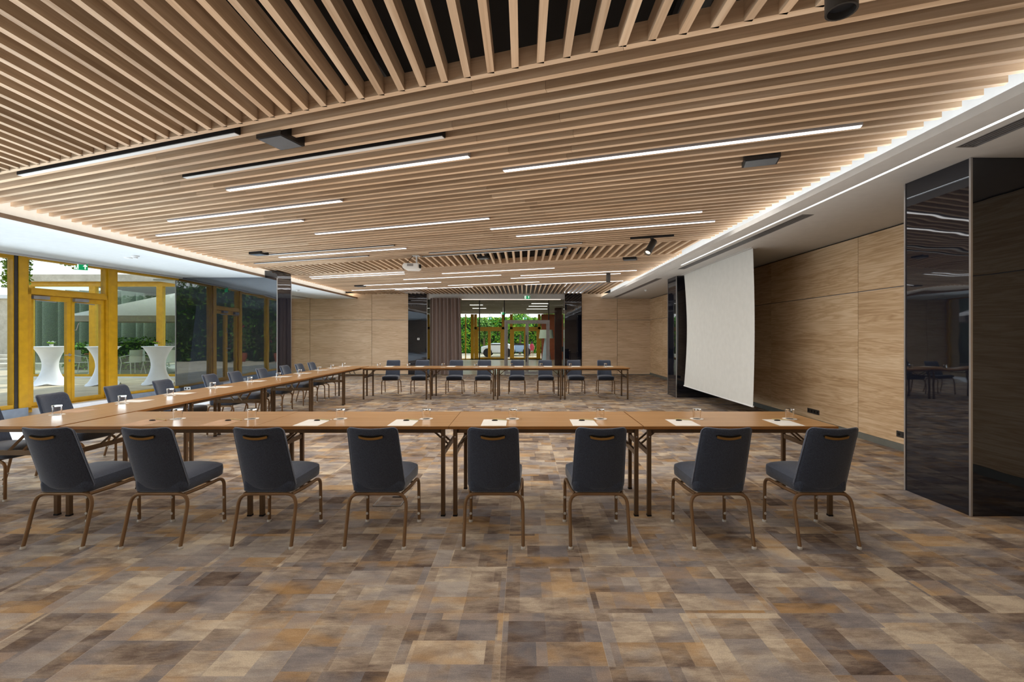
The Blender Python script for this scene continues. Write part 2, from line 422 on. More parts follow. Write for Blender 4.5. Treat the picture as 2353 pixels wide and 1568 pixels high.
# roof and void above the slats
struct(MB().box(-9.9, XR + .3, -7.2, YB + .3, 3.75, 3.95).make('ceiling', M['void']))
b = MB(); rr = random.Random(3)
for i in range(26):
    y = rr.uniform(-1, 17); x = rr.uniform(-5, 2)
    if i % 2: b.bar((x - rr.uniform(.5, 2), y, 3.55), (x + rr.uniform(.5, 2), y + rr.uniform(-.5, .5), 3.55), rr.uniform(.05, .3), rr.uniform(.05, .2))
    else: b.bar((x, y, 3.6), (x + .1, y + rr.uniform(.6, 2), 3.6), rr.uniform(.04, .2), .08)
struct(b.make('ceiling', M['duct']))
# dropped plaster ceilings left and right with their lips
b = MB(); y0, y1 = -7.0, YB
b.add([(xf(y0) - .3, y0, ZL), (-6.5, y0, ZL), (-6.5, y1, ZL), (xf(y1) - .3, y1, ZL), (xf(y0) - .3, y0, ZL + .04), (-6.5, y0, ZL + .04), (-6.5, y1, ZL + .04), (xf(y1) - .3, y1, ZL + .04)],
      [(0, 3, 2, 1), (4, 5, 6, 7), (0, 1, 5, 4), (1, 2, 6, 5), (2, 3, 7, 6), (3, 0, 4, 7)])
b.box(-9.8, -8.5, 12.2, YB, ZL + .001, ZL + .04)
struct(b.make('ceiling', M['cwhite']))
struct(MB().box(-6.502, -6.485, y0, y1, ZL - .002, ZL + .055).make('trim_1', plain('lip_brown', srgb(140, 118, 98), 0.6)))
b = MB()
b.box(3.05, 3.262, y0, y1, ZL, ZL + .045); b.box(3.30, 3.385, y0, y1, ZL, ZL + .045)
b.box(3.535, XR, y0, y1, ZL, ZL + .045)
for a, c in ((3.62, 5.60), (10.15, 11.75), (17.4, YB), (-7, -4)): b.box(3.385, 3.535, a, c, ZL, ZL + .045)
b.box(3.262, 3.30, 9.62, y1, ZL + .004, ZL + .045)
b.box(3.262, 3.30, y0, y1, ZL + .03, ZL + .045)
struct(b.make('ceiling', M['offwhite']))
struct(MB().box(3.034, 3.05, y0, y1, ZL - .001, ZL + .062).make('trim_2', M['offwhite']))
# bright boards of the two coves
struct(MB().box(3.40, 3.42, y0, y1, ZL + .045, 3.75).box(3.05, 3.42, y0, y1, 3.50, 3.52).make('ceiling', M['white']))
struct(MB().box(-6.98, -6.96, y0, y1, ZL + .045, 3.75).box(-6.98, -6.45, y0, y1, 3.42, 3.44).make('ceiling', M['white']))
tag(MB().box(3.264, 3.298, -4, 9.62, ZL + .008, ZL + .014).make('led_strip', M['cool']), 'long thin LED line recessed along the right-hand plaster ceiling', 'light strip')
vl = ['slotted air grille in the plaster ceiling at the upper right corner of the view', 'slotted air grille in the plaster ceiling above the projection screen', 'slotted air grille in the plaster ceiling farthest down the room']
for i, (a, c) in enumerate(((-3.9, 3.60), (5.62, 10.13), (11.77, 17.38))):
    e = empty('air_grille', (0, 0, 0), vl[i], 'air grille', 'air grilles in the right-hand ceiling')
    MB().box(3.388, 3.532, a, c, ZL + .03, ZL + .036).make('backing', M['void'], e)
    b = MB()
    for k in range(5): b.box(3.388 + k * .0315, 3.400 + k * .0315, a, c, ZL + .001, ZL + .02)
    b.make('louvre', M['grey'], e)
    MB().box(3.385, 3.390, a, c, ZL - .002, ZL + .02).box(3.530, 3.535, a, c, ZL - .002, ZL + .02).box(3.385, 3.535, a - .006, a, ZL - .002, ZL + .02).box(3.385, 3.535, c, c + .006, ZL - .002, ZL + .02).make('frame', M['grey'], e)

# ------------------------------------------------------------------ slatted ceiling
SL = 0.345; PIT = 0.159; C0 = 2.826
th = math.atan2(-SL, 1); wv = 0.048 * math.cos(th)            # slat width across
def yc(c, x): return c - SL * x
LAMPS = [  # lit, slat index, x range, label
 (0, 0, -5.18, -2.32, 'unlit dark linear ceiling lamp along the first skewed slat, nearest the left edge'),
 (0, 4, -3.54, -0.65, 'unlit dark linear ceiling lamp beside the square black speaker, with pale underside'),
 (1, 7, -3.36, -0.49, 'lit linear ceiling lamp directly behind the long unlit one, left of centre'),
 (1, 10, -0.21, 2.67, 'large lit linear ceiling lamp, nearest on the right side'),
 (1, 12, -5.10, -2.21, 'lit linear ceiling lamp at left, nearer of the left pair over the row'),
 (1, 16, -6.03, -3.14, 'lit linear ceiling lamp at far left, ending close to the left cove'),
 (1, 21, -3.37, -0.47, 'lit linear ceiling lamp alone in the middle of the ceiling'),
 (1, 25, -0.52, 2.38, 'lit linear ceiling lamp, nearer of two parallel ones in front of the spotlight track'),
 (1, 29, -0.13, 2.76, 'lit linear ceiling lamp just in front of the spotlight track'),
 (0, 29, -5.27, -2.34, 'unlit slim linear lamp starting beside the small flat speaker on the left'),
 (1, 31, -5.12, -2.19, 'lit linear ceiling lamp between two dark unlit ones on the left'),
 (0, 34, -6.11, -3.17, 'unlit slim linear lamp in front of the second lengthwise slat band, left end'),
 (0, 35, -1.88, 1.05, 'unlit slim linear lamp, nearer of two above the middle slat band'),
 (0, 37, -2.10, 0.82, 'unlit slim linear lamp right at the edge of the middle slat band by the projector'),
 (1, 49, -5.94, -3.04, 'lit linear lamp behind the middle slat band at left, front of a close pair'),
 (1, 51, -6.05, -3.12, 'lit linear lamp behind the middle slat band at left, back of a close pair'),
 (1, 53, -2.15, 0.76, 'lit linear lamp behind the projector, reaching right of centre'),
 (1, 58, -3.49, -0.59, 'lit linear lamp second behind the projector'),
 (1, 60, -0.09, 2.84, 'lit linear lamp just in front of the small hanging spotlight on the right'),
 (1, 63, -0.37, 2.56, 'lit linear lamp ending at the small hanging spotlight on the right'),
 (1, 64, -5.44, -2.49, 'lit linear lamp near the small flat speaker at the far left'),
 (1, 70, -2.45, 0.49, 'lit linear lamp over the far table row, near the middle'),
 (1, 72, -6.16, -3.23, 'lit linear lamp at far left close to the back wall'),
 (1, 74, -4.54, -1.67, 'lit linear lamp at the edge of the last slat band, above the curtain'),
 (1, 74, 0.03, 2.97, 'lit linear lamp at the edge of the last slat band, far right'),
]
cuts = {}
def transverse(ks, x0=-6.53, x1=3.17):
    b = MB(); inv = Matrix.Rotation(-th, 4, 'Z')
    for k in ks:
        c = C0 + PIT * k + 0.024; segs = []; cur = x0
        for a, d in sorted(cuts.get(k, [])): segs.append((cur, a)); cur = d
        segs.append((cur, x1))
        for a, d in segs:
            # joints between boards, kept as separate islands
            n = max(1, int((d - a) / 2.9)); jt = [a] + [a + (d - a) * (i + random.uniform(-.2, .2)) / n for i in range(1, n)] + [d]
            for p, q in zip(jt[:-1], jt[1:]):
                P, Q = inv @ Vector((p, yc(c, p), 0)), inv @ Vector((q, yc(c, q), 0))
                b.box(P.x, Q.x - .002, P.y - wv / 2, P.y + wv / 2, ZS, ZS + SH)
    return b
for rng in (range(-60, -24), range(0, 39), range(47, 76)):
    struct(transverse(rng).make('ceiling', M['slat'], rotz=th))
def lengthwise(c0, c1, ymax=None):
    b = MB(); k = -42
    while True:
        x = -0.0737 + .154 * k; k += 1
        if x < -6.53: continue
        if x > 3.13: break
        xm = x + .022; y0 = yc(c0, xm); y1 = yc(c1, xm) if ymax is None else ymax
        # local frame rotated 90 degrees so that grain follows local x
        b.box(y0, y1, -(x + .044), -x, ZS, ZS + SH)
    return b
for c0, c1, ym in ((-1.0, C0 + .01, None), (C0 + PIT * 38 + .03, C0 + PIT * 47 + .01, None), (C0 + PIT * 75 + .03, 0, YB - .035)):
    struct(lengthwise(c0, c1, ym).make('ceiling', M['slat'], rotz=PI / 2))

M['lampgrey'] = plain('lamp_housing_grey', srgb(166, 162, 162), 0.4)
def lamp(lit, k, a, c, lb):
    cc = C0 + PIT * (k + .66) + 0.024
    e = empty('linear_lamp', ((a + c) / 2, yc(cc, (a + c) / 2), ZS), lb, 'ceiling lamp', 'lit linear ceiling lamps' if lit else 'unlit linear ceiling lamps', th)
    L = (c - a) / math.cos(th) / 2 - .01
    MB().box(-L, L, -.027, .027, -.004, SH).make('housing', M['lampgrey' if lit else 'black'], e)
    MB().box(-L + .006, L - .006, -.022, .022, -.009, -.0045).make('diffuser', M['lit' if lit else 'unlit'], e)
for a in LAMPS: lamp(*a)

M['spk'] = plain('speaker_grille', srgb(92, 98, 104), 0.4)
# speakers let into the slats
def speaker(x, y, sx, sy, h, lb):
    e = empty('ceiling_speaker', (x, y, ZS), lb, 'speaker', 'black ceiling speakers', th)
    MB().box(-sx / 2, sx / 2, -sy / 2, sy / 2, -.035, h).make('housing', M['black'], e)
    MB().box(-sx / 2 + .015, sx / 2 - .015, -sy / 2 + .015, sy / 2 - .015, -.041, -.036).make('grille', M['spk'], e)
speaker(-2.03, 3.86, .26, .25, .11, 'square black ceiling speaker box nearest the camera, left of centre')
speaker(2.21, 4.30, .3, .2, .04, 'flat black ceiling speaker box on the right, in front of the cove')
speaker(-5.25, 9.15, .3, .2, .02, 'small flat black speaker on the left ceiling beside a slim unlit lamp')
speaker(2.25, 9.75, .28, .2, .02, 'small flat black speaker behind the tilted spotlight')
speaker(-5.3, 14.95, .3, .2, .02, 'tiny flat black speaker far down the left ceiling')
speaker(-.83, 9.6, .22, .2, .02, 'small grey-black box hanging under the middle lengthwise slats')

# spotlights
def spot(x, y, lb, tilt, az, r=.05, ln=.26, rod=.1, track=0, face='lit'):
    e = empty('spotlight', (x, y, ZS), lb, 'spotlight', 'black ceiling spotlights')
    if track: MB().bar((-track / 2, track / 2 * SL, -.012), (track / 2, -track / 2 * SL, -.012), .035, .03).make('track', M['black'], e)
    MB().tube([(0, 0, -.02), (0, 0, -rod - .05)], .012, 8).box(-.02, .02, -.03, .03, -.05, -.02).make('mount', M['dgrey'], e)
    R = Matrix.Translation((0, 0, -rod - .05)) @ Matrix.Rotation(az, 4, 'Z') @ Matrix.Rotation(tilt, 4, 'X')
    b = MB(); b.lathe([(0, .09), (r, .09), (r, -ln + .09), (r * .86, -ln + .09), (r * .8, -ln + .12)], n=24)
    b.v = [tuple(R @ Vector(v)) for v in b.v]; b.make('lamp_body', M['dgrey'], e, True)
    b = MB(); b.lathe([(0, -ln + .118), (r * .8, -ln + .118)], n=24); b.v = [tuple(R @ Vector(v)) for v in b.v]
    b.make('lens', M['lens' if face == 'lit' else 'black'], e)
M['lens'] = plain('spot_lens', srgb(250, 235, 200), 0.3, emit=(1, 0.88, 0.7, 1), es=1.3)
spot(2.12, 7.62, 'tilted dark spotlight on a short black track at the right', math.radians(-42), math.radians(-45), .055, .3, .09, .66)
spot(2.2, 11.97, 'small dark cylinder spotlight hanging straight down, farther back', math.radians(8), 0, .055, .24, .05)
spot(1.33, 1.93, 'black cylinder spotlight cut off by the top edge of the view', 0, 0, .06, .28, .06, 0, 'off')

# projector
e = empty('projector', (-2.29, 9.46, ZS), 'white ceiling projector on a pole above the middle of the room', 'projector')
MB().tube([(.1, 0, 0), (.1, 0, -.15)], .018, 12).box(.02, .16, -.07, .07, -.01, .0).make('pole', M['white'], e, True)
b = MB(); rg = []
for y_, s_ in ((-.15, .93), (-.13, 1), (.13, 1), (.15, .93)):
    pr = [(-.155, -.2), (-.165, -.25), (-.11, -.295), (.12, -.3), (.165, -.27), (.165, -.17), (-.13, -.17)]
    rg.append([(x * s_, y_, -.235 + (z + .235) * s_) for x, z in pr])
b.loft(rg).make('body', M['projector'], e)
b = MB()
for k in range(9): b.box(-.06 + k * .014, -.052 + k * .014, -.156, -.15, -.235, -.185)
b.make('vent', M['grey'], e)
MB().lathe([(.0, .0), (.04, .0), (.04, .03)], (0, 0, 0), 16).make('lens', M['black'], e).matrix_local = Matrix.Translation((.165, -.05, -.225)) @ Matrix.Rotation(PI / 2, 4, 'Y')
MB().tube([(-.1, 0, -.17), (-.06, .0, -.1), (0.02, 0, -.0)], .006, 6).tube([(-.16, 0, -.22), (-.2, 0, -.25), (-.16, 0, -.29)], .006, 6).make('cable', M['black'], e)

# detectors
for x, y, k, lb in ((-7.12, 8.46, 0, 'round white smoke detector on the left plaster ceiling, standing proud'), (-7.42, 8.66, 1, 'flat white sensor beside the smoke detector on the left ceiling'),
                    (-7.15, 14.6, 0, 'small white detector on the far left plaster ceiling beyond the column'), (3.88, 14.6, 0, 'small white detector on the right plaster ceiling by the far column')):
    MBx = MB().lathe([(.065, 0), (.06, -.02), (.035, -.028), (.035, -.05), (0, -.055)] if not k else [(.07, 0), (.06, -.012), (0, -.016)], (0, 0, 0), 20)
    tag(MBx.make('smoke_detector', M['white'], smooth=True, loc=(x, y, ZL)), lb, 'detector')

# ------------------------------------------------------------------ black glass columns
def column(x0, x1, y0, y1, inner, ztop, lb, trims=(1, 1)):
    e = empty('column', ((x0 + x1) / 2, (y0 + y1) / 2, 0), lb, 'column', 'black glass columns')
    cx, cy = (x0 + x1) / 2, (y0 + y1) / 2; hx, hy = (x1 - x0) / 2, (y1 - y0) / 2
    MB().box(-hx, hx, -hy, hy, 0, ztop).make('cladding', M['bglass2' if x0 < -8 else 'bglass'], e)
    s = inner * hx
    b = MB()
    for yy in (-hy, hy): b.box(s - .008, s + .008, yy - .008, yy + .008, 0, ztop)
    if x0 < -8: b.box(-hx - .012, -hx + .006, -hy - .012, -hy + .006, 0, ztop)
    b.make('edge_trim', M['alu'], e)
    return e
column(3.708, XR - .035, 3.824, 4.48, -1, ZL - .001, 'glossy black glass column at the right edge, nearest and tallest in view')
column(3.73, XR - .035, 11.26, 11.92, -1, ZL - .001, 'glossy black glass column on the right behind the projection screen')
b = column(-8.72, -6.18, 11.57, 12.26, 1, ZL - .001, 'wide glossy black glass column on the left reflecting the garden')
MB().box(.95, 1.27, -.345, .345, ZL - .001, ZS - .004).make('cladding', M['bglass'], b)
MB().box(.955, .965, -.35, .35, ZL, ZS - .005).make('edge_trim', M['alu'], b)
column(-4.50, -3.76, YB - .06, YB + .5, 1, 3.19, 'glossy black glass pier on the back wall, left of the taupe curtain')
column(1.60, 2.26, YB - .06, YB + .5, -1, 3.19, 'glossy black glass pier on the back wall, right of the glass doors')

# projection screen (hangs parallel to the right wall, edges slightly curled)
e = empty('projection_screen', (3.83, 9.35, ZL), 'large pale grey projection screen hanging along the right wall', 'screen')
def scr(u, v):
    y = -1.65 + 3.3 * u; z = -2.64 * v
    curl = .05 * math.sin(PI * v) * (abs(2 * u - 1) ** 4) - .02 * math.sin(PI * u)
    ins = .045 * math.sin(PI * v)
    y = y * (1 - ins / 1.65)
    return (curl, y, z)
MB().grid(scr, 24, 24).make('screen_fabric', M['screen'], e, True)
MB().box(-.012, .012, -1.66, 1.66, -2.665, -2.64).make('bottom_bar', M['white'], e)
MB().box(-.05, .05, -1.7, 1.7, -.012, .0).make('screen_slot', M['offwhite'], e)

# ------------------------------------------------------------------ sockets and switch
def plate(name, lb, loc, w, n, face, mat='black', rotz=0):
    e = empty(name, loc, lb, 'socket' if 'socket' in name else 'switch', None, rotz)
    MB().box(-w / 2, w / 2, -.006, .0, -.04, .04).make('cover_plate', M[mat], e, bevel=.002)
    for k in range(n):
        x = -w / 2 + w * (k + .5) / n
        o = MB().lathe([(.0, 0), (.021, 0), (.021, -.002)], (0, 0, 0), 16).make('outlet', M[face], e); o.matrix_local = Matrix.Translation((x, -.0075, 0)) @ Matrix.Rotation(PI / 2, 4, 'X')
plate('wall_socket', 'black four-gang power socket low on the right wood wall, beside the table', (XR - .031, 7.86, .215), .32, 4, 'void', 'dgrey', -PI / 2)
plate('wall_socket', 'black power socket low on the right wood wall, half hidden by the near column', (XR - .031, 6.02, .21), .17, 2, 'void', 'dgrey', -PI / 2)
plate('wall_socket', 'white double socket at the foot of the wide left column', (-8.43, 11.568, .19), .16, 2, 'dgrey', 'white')
plate('light_switch', 'small white switch on the black pier left of the curtain', (-4.1, YB - .062, 1.4), .085, 1, 'void', 'white')
# floor box
e = empty('floor_box', (-1.2, 4.17, 0), 'carpet-covered floor box lid with a black cable slot under the front table', 'floor box')
MB().box(-.115, .115, -.115, .115, 0.0, .006).make('lid', M['carpet'], e)
b = MB()
for s in (-1, 1): b.box(s * .12 - .005, s * .12 + .005, -.12, .12, 0, .007).box(-.12, .12, s * .12 - .005, s * .12 + .005, 0, .007)
b.make('frame', M['grey'], e)
MB().box(-.01, .08, .082, .105, .006, .009).make('cable_slot', M['void'], e)

# ------------------------------------------------------------------ exit signs
def exit_sign(loc, lb, w=.24, h=.12, rotz=0, drop=0.0):
    e = empty('exit_sign', loc, lb, 'exit sign', 'green exit signs', rotz)
    MB().box(-w / 2 - .01, w / 2 + .01, -.02, .02, h / 2 - .005, h / 2 + .02).make('housing', M['white'], e)
    if drop: MB().tube([(0, 0, h / 2), (0, 0, h / 2 + drop)], .01, 8).make('hanging_rod', M['white'], e)
    MB().box(-w / 2, w / 2, -.006, .006, -h / 2, h / 2).make('sign_panel', M['green'], e)
    b = MB(); y = -.0085
    def quad(pts): b.add([(px * h, y, pz * h) for px, pz in pts], [tuple(range(len(pts)))])
    # doorway with running figure on the left half, arrow on the right half
    quad([(-.78, -.4), (-.28, -.4), (-.28, .4), (-.78, .4)])
    quad([(.42, -.36), (.54, -.36), (.54, .1), (.42, .1)])
    quad([(.48, .38), (.22, .08), (.34, .02), (.48, .18), (.62, .02), (.74, .08)])
    b.make('pictogram', M['signwhite'], e)
    b = MB(); y = -.010
    quad([(-.52 + .07 * math.cos(t * PI / 4), .24 + .07 * math.sin(t * PI / 4)) for t in range(8)])
    quad([(-.60, .14), (-.46, .16), (-.44, -.08), (-.56, -.08)])
    quad([(-.56, -.06), (-.46, -.08), (-.36, -.2), (-.30, -.36), (-.38, -.36), (-.44, -.22)])
    quad([(-.56, -.06), (-.50, -.1), (-.60, -.24), (-.74, -.28), (-.74, -.22), (-.64, -.18)])
    quad([(-.60, .12), (-.72, .0), (-.68, -.04), (-.58, .06)]); quad([(-.46, .12), (-.36, .02), (-.32, .06), (-.42, .15)])
    b.make('running_figure', M['green'], e)
exit_sign((-8.92, 9.3, ZL - .075), 'green exit sign under the left ceiling above the yellow doors', .2, .13, math.radians(35))
exit_sign((.136, 17.7, ZC + 1.51), 'green exit sign hanging from the slats over the rear glass doors', .22, .12, 0, .1)
exit_sign((-1.0, 22.5, 2.62), 'green exit sign in the lobby, left of the door mullion', .22, .12, 0, .25)
exit_sign((-2.1, 28.6, 2.62), 'green exit sign over the left lobby entrance', .25, .15, 0, .25)
exit_sign((.08, 28.6, 2.62), 'green exit sign over the right lobby entrance', .25, .15, 0, .25)

# ------------------------------------------------------------------ left facade
FA = math.atan2(.135, 1.0)   # facade frame: local x runs along the facade towards the back
FR = PI / 2 - FA
def fac(y): return (xf(y), y)
def fl(y): return y / math.cos(FA)     # distance along the facade measured from y = 0
FORG = (xf(0), 0, 0)
def fobj(name, lb=None, kind=None, cat=None):
    e = bpy.data.objects.new(name, None); COL.objects.link(e); e.location = FORG; e.rotation_euler = (0, 0, FR)
    e['kind'] = 'structure'
    if lb: e['label'] = lb; e['category'] = cat
    return e
ZT = ZL - .02
def frame_window(name, ya, yb, z0, z1, w=.07, d=.06, posts=True):
    e = fobj(name, 'fixed window with ochre yellow frame in the left glass facade', None, 'window'); a, c = fl(ya), fl(yb)
    b = MB().box(a, c, -d, d, z0, z0 + w).box(a, c, -d, d, z1 - w, z1).box(a, a + w, -d, d, z0 + w, z1 - w).box(c - w, c, -d, d, z0 + w, z1 - w)
    b.make('window_frame', M['yellow'], e)
    MB().box(a + w, c - w, -.006, .006, z0 + w, z1 - w).make('window_pane', M['pane'], e)
    return e
frame_window('window_1', 6.2, 8.30, .2, ZT); struct(MB().box(fl(8.30), fl(8.43), -.09, .09, .0, ZT).make('trim_3', M['yellow'], loc=FORG, rotz=FR))
struct(MB().box(fl(8.245), fl(8.30), -.07, .07, .0, ZT).make('trim_3', M['dgrey'], loc=FORG, rotz=FR))
frame_window('window_2', 8.43, 9.85, 2.36, ZT, .035)
frame_window('window_3', 10.02, 11.88, .2, ZT, .05)
struct(MB().box(fl(9.85), fl(10.02), -.09, .09, .0, ZT).make('trim_4', M['yellow'], loc=FORG, rotz=FR))
w4 = MB().box(-9.21, -9.09, 12.3, 18.0, 0, .1).box(-9.21, -9.09, 12.3, 18.0, 2.9, ZL).box(-9.21, -9.09, 12.3, 12.4, .1, 2.9).box(-9.21, -9.09, 15.1, 15.2, .1, 2.9).box(-9.21, -9.09, 17.9, 18.0, .1, 2.9).make('window_4', M['yellow']); struct(w4); w4['label'] = 'ochre framed window hidden behind the wide left column'
MB().box(-9.155, -9.145, 12.4, 17.9, .1, 2.9).make('window_pane', M['pane'], w4)
struct(MB().box(-9.21, -8.6, 12.2, 12.3, 0, ZL).make('wall_left', M['white']))
frame_window('window_6', 3.0, 6.2, .2, ZT); frame_window('window_7', -.2, 3.0, .2, ZT); frame_window('window_8', -3.4, -.2, .2, ZT); frame_window('window_9', -7, -3.4, .2, ZT)
# double door
d = fobj('door_1', 'double glass door with ochre yellow frames in the left facade', None, 'door')
a, c, mid = fl(8.43), fl(9.85), fl(9.18)
MB().box(a, a + .06, -.08, .08, .14, 2.36).box(c - .03, c, -.08, .08, .14, 2.36).box(a, c, -.08, .08, 2.27, 2.36).box(a, c, -.08, .08, .1, .19).make('door_frame', M['dyellow'], d)
for p, q, hs in ((a + .065, mid - .003, 1), (mid + .003, c - .035, -1)):
    lf = MB().box(p, p + .06, -.035, .035, .195, 2.265).box(q - .07, q, -.035, .035, .195, 2.265).box(p + .06, q - .07, -.035, .035, 2.17, 2.265).box(p + .06, q - .07, -.035, .035, .195, .27).make('door_leaf', M['yellow'], d)
    MB().box(p + .06, q - .07, -.006, .006, .27, 2.17).make('door_pane', M['pane'], lf)
    hx = q - .03 if hs > 0 else p + .03
    sgn = -1
    if hs > 0:
        MB().tube([(hx, -.04, 1.13), (hx, -.085, 1.13), (hx - .12, -.085, 1.13)], .009, 8).box(hx - .015, hx + .015, -.042, -.035, 1.10, 1.16).box(hx - .012, hx + .012, -.045, -.035, .99, 1.04).make('door_handle', M['alu'], lf)
    else:
        MB().tube([(hx + .02, -.04, 1.62), (hx + .02, -.09, 1.62), (hx + .06, -.09, 1.76)], .008, 8).make('door_handle', M['alu'], lf)
    MB().box(p + .02, p + .28, -.10, -.035, 2.19, 2.25).bar((p + .05, -.09, 2.165), (p + .4, -.075, 2.15), .02, .015).make('door_closer', M['grey'], lf)
# grey plinth under the windows, pale step at the doors
struct(MB().box(fl(-7), fl(8.43), -.10, .06, .0, .2).box(fl(9.9), fl(12.2), -.10, .06, .0, .2).make('trim_5', M['plinth'], loc=FORG, rotz=FR))
struct(MB().box(fl(8.5), fl(9.9), -.30, .05, .0, .17).make('trim_6', M['stone'], loc=FORG, rotz=FR))
struct(MB().box(fl(-7), fl(12.2), -.16, .1, ZL - .03, ZL - .001).make('trim_7', M['offwhite'], loc=FORG, rotz=FR))

# ------------------------------------------------------------------ tables
def make_table(L, W, label):
    """local x along the length, origin on the floor at the centre"""
    t = empty('folding_table', (0, 0, 0), label, 'table'); l, w = L / 2, W / 2
    H = .75
    MB().box(-l + .0015, l - .0015, -w, w, H - .0015, H).box(-l + .0015, l - .0015, -w + .0015, w - .0015, H - .005, H - .001).make('tabletop', M['table'], t)
    MB().box(-l + .001, l - .001, -w, w, H - .024, H - .0018).make('edge_band', M['tedge'], t)
    i = .03
    MB().box(-l + .06, l - .06, -w + i, -w + i + .02, H - .06, H - .0245).box(-l + .06, l - .06, w - i - .02, w - i, H - .06, H - .0245)\
        .box(-l + .06, -l + .08, -w + i, w - i, H - .06, H - .0245).box(l - .08, l - .06, -w + i, w - i, H - .06, H - .0245).make('apron', M['tleg'], t)
    for sx in (-1, 1):
        for sy in (-1, 1):
            x = sx * (l - .05); y = sy * (w - .035)
            lg = MB().box(x - .0165, x + .0165, y - .0165, y + .0165, .012, H - .0245).make('leg', M['tleg'], t, bevel=.003)
            MB().box(x - .0175, x + .0175, y - .0175, y + .0175, 0, .014).make('foot_cap', M['rubber'], lg)
            o = MB().tube([(x, y - .02 * 1, .66), (x, y + .02, .66)], .006, 8).make('bolt', M['alu'], lg)
        MB().box(sx * (l - .05) - .01, sx * (l - .05) + .01, -w + .05, w - .05, .50, .54).make('crossbar', M['tleg'], t)
        for yy in (-.06, .06):
            MB().bar((sx * (l - .05), yy, .53), (sx * (l - .20), yy, .66), .02, .012).bar((sx * (l - .195), yy, .655), (sx * (l - .33), yy, .725), .022, .014).make('fold_brace', M['tleg'], t)
    return t
XJ = [-3.83, -2.22, -.62, .99, 2.6]
tn = ['at the left end, joined to the left row', 'second from the left', 'third from the left', 'at the right end']
T0 = make_table(1.604, .757, 'brown folding table in the front row, ' + tn[0]); first = True
for i in range(4):
    loc = ((XJ[i] + XJ[i + 1]) / 2, 4.18, 0); lb = 'brown folding table in the front row, ' + tn[i]
    if i == 0: T0.location = loc; T0['group'] = 'tables of the front row'
    else: dup(T0, loc, 0, lb, 'tables of the front row')
XK = [-3.86, -2.25, -.645, .945, 2.51]
for i in range(4):
    f_ = dup(T0, (-3.05 + 1.592 * i, 11.29, 0), 0, 'brown folding table in the far row, ' + ['at the left corner', 'second from the left', 'third from the left', 'at the right end'][i], 'tables of the far row'); f_.scale = (.991, 1, 1)
T1 = make_table(1.566, .77, 'x'); T1['group'] = 'tables of the left row'
ln = ['nearest, in the front corner', 'second from the front', 'in the middle', 'second from the far end', 'at the far end by the corner']
for i in range(5):
    loc = (-4.245 - .01 * i, 4.588 + 1.568 * i, 0); lb = 'brown folding table in the left row, ' + ln[i]
    if i == 0: T1.location = loc; T1.rotation_euler = (0, 0, PI / 2); T1['label'] = lb
    else: dup(T1, loc, PI / 2, lb)

# ------------------------------------------------------------------ chairs
def rrect(hx0, hx1, y0, y1, r, n=5, bow=0.0):
    """rounded outline: half width hx0 at y0, hx1 at y1; front edge bowed"""
    pts = []
    for cx, cy, a0 in ((hx1 - r, y1 - r, 0), (-hx1 + r, y1 - r, PI / 2), (-hx0 + r, y0 + r, PI), (hx0 - r, y0 + r, 3 * PI / 2)):
        for k in range(n + 1):
            a = a0 + PI / 2 * k / n; pts.append((cx + r * math.cos(a), cy + r * math.sin(a)))
    # densify
    out = []
    for i, p in enumerate(pts):
        q = pts[(i + 1) % len(pts)]; out.append(p); dd = math.dist(p, q)
        m_ = int(dd / .06)
        for k in range(1, m_): out.append((p[0] + (q[0] - p[0]) * k / m_, p[1] + (q[1] - p[1]) * k / m_))
    return [(x, y + (bow * (1 - (x / hx1) ** 2) if y > (y0 + y1) / 2 + .1 else 0)) for x, y in out]
def pillow(outline, levels, fn):
    cx = sum(p[0] for p in outline) / len(outline); cy = sum(p[1] for p in outline) / len(outline)
    W = max(abs(p[0] - cx) for p in outline); H = max(abs(p[1] - cy) for p in outline)
    rings = []
    for ins, z in levels:
        rings.append([fn(cx + (x - cx) * max(0.0, 1 - ins / W), cy + (y - cy) * max(0.0, 1 - ins / H), z) for x, y in outline])
    return rings
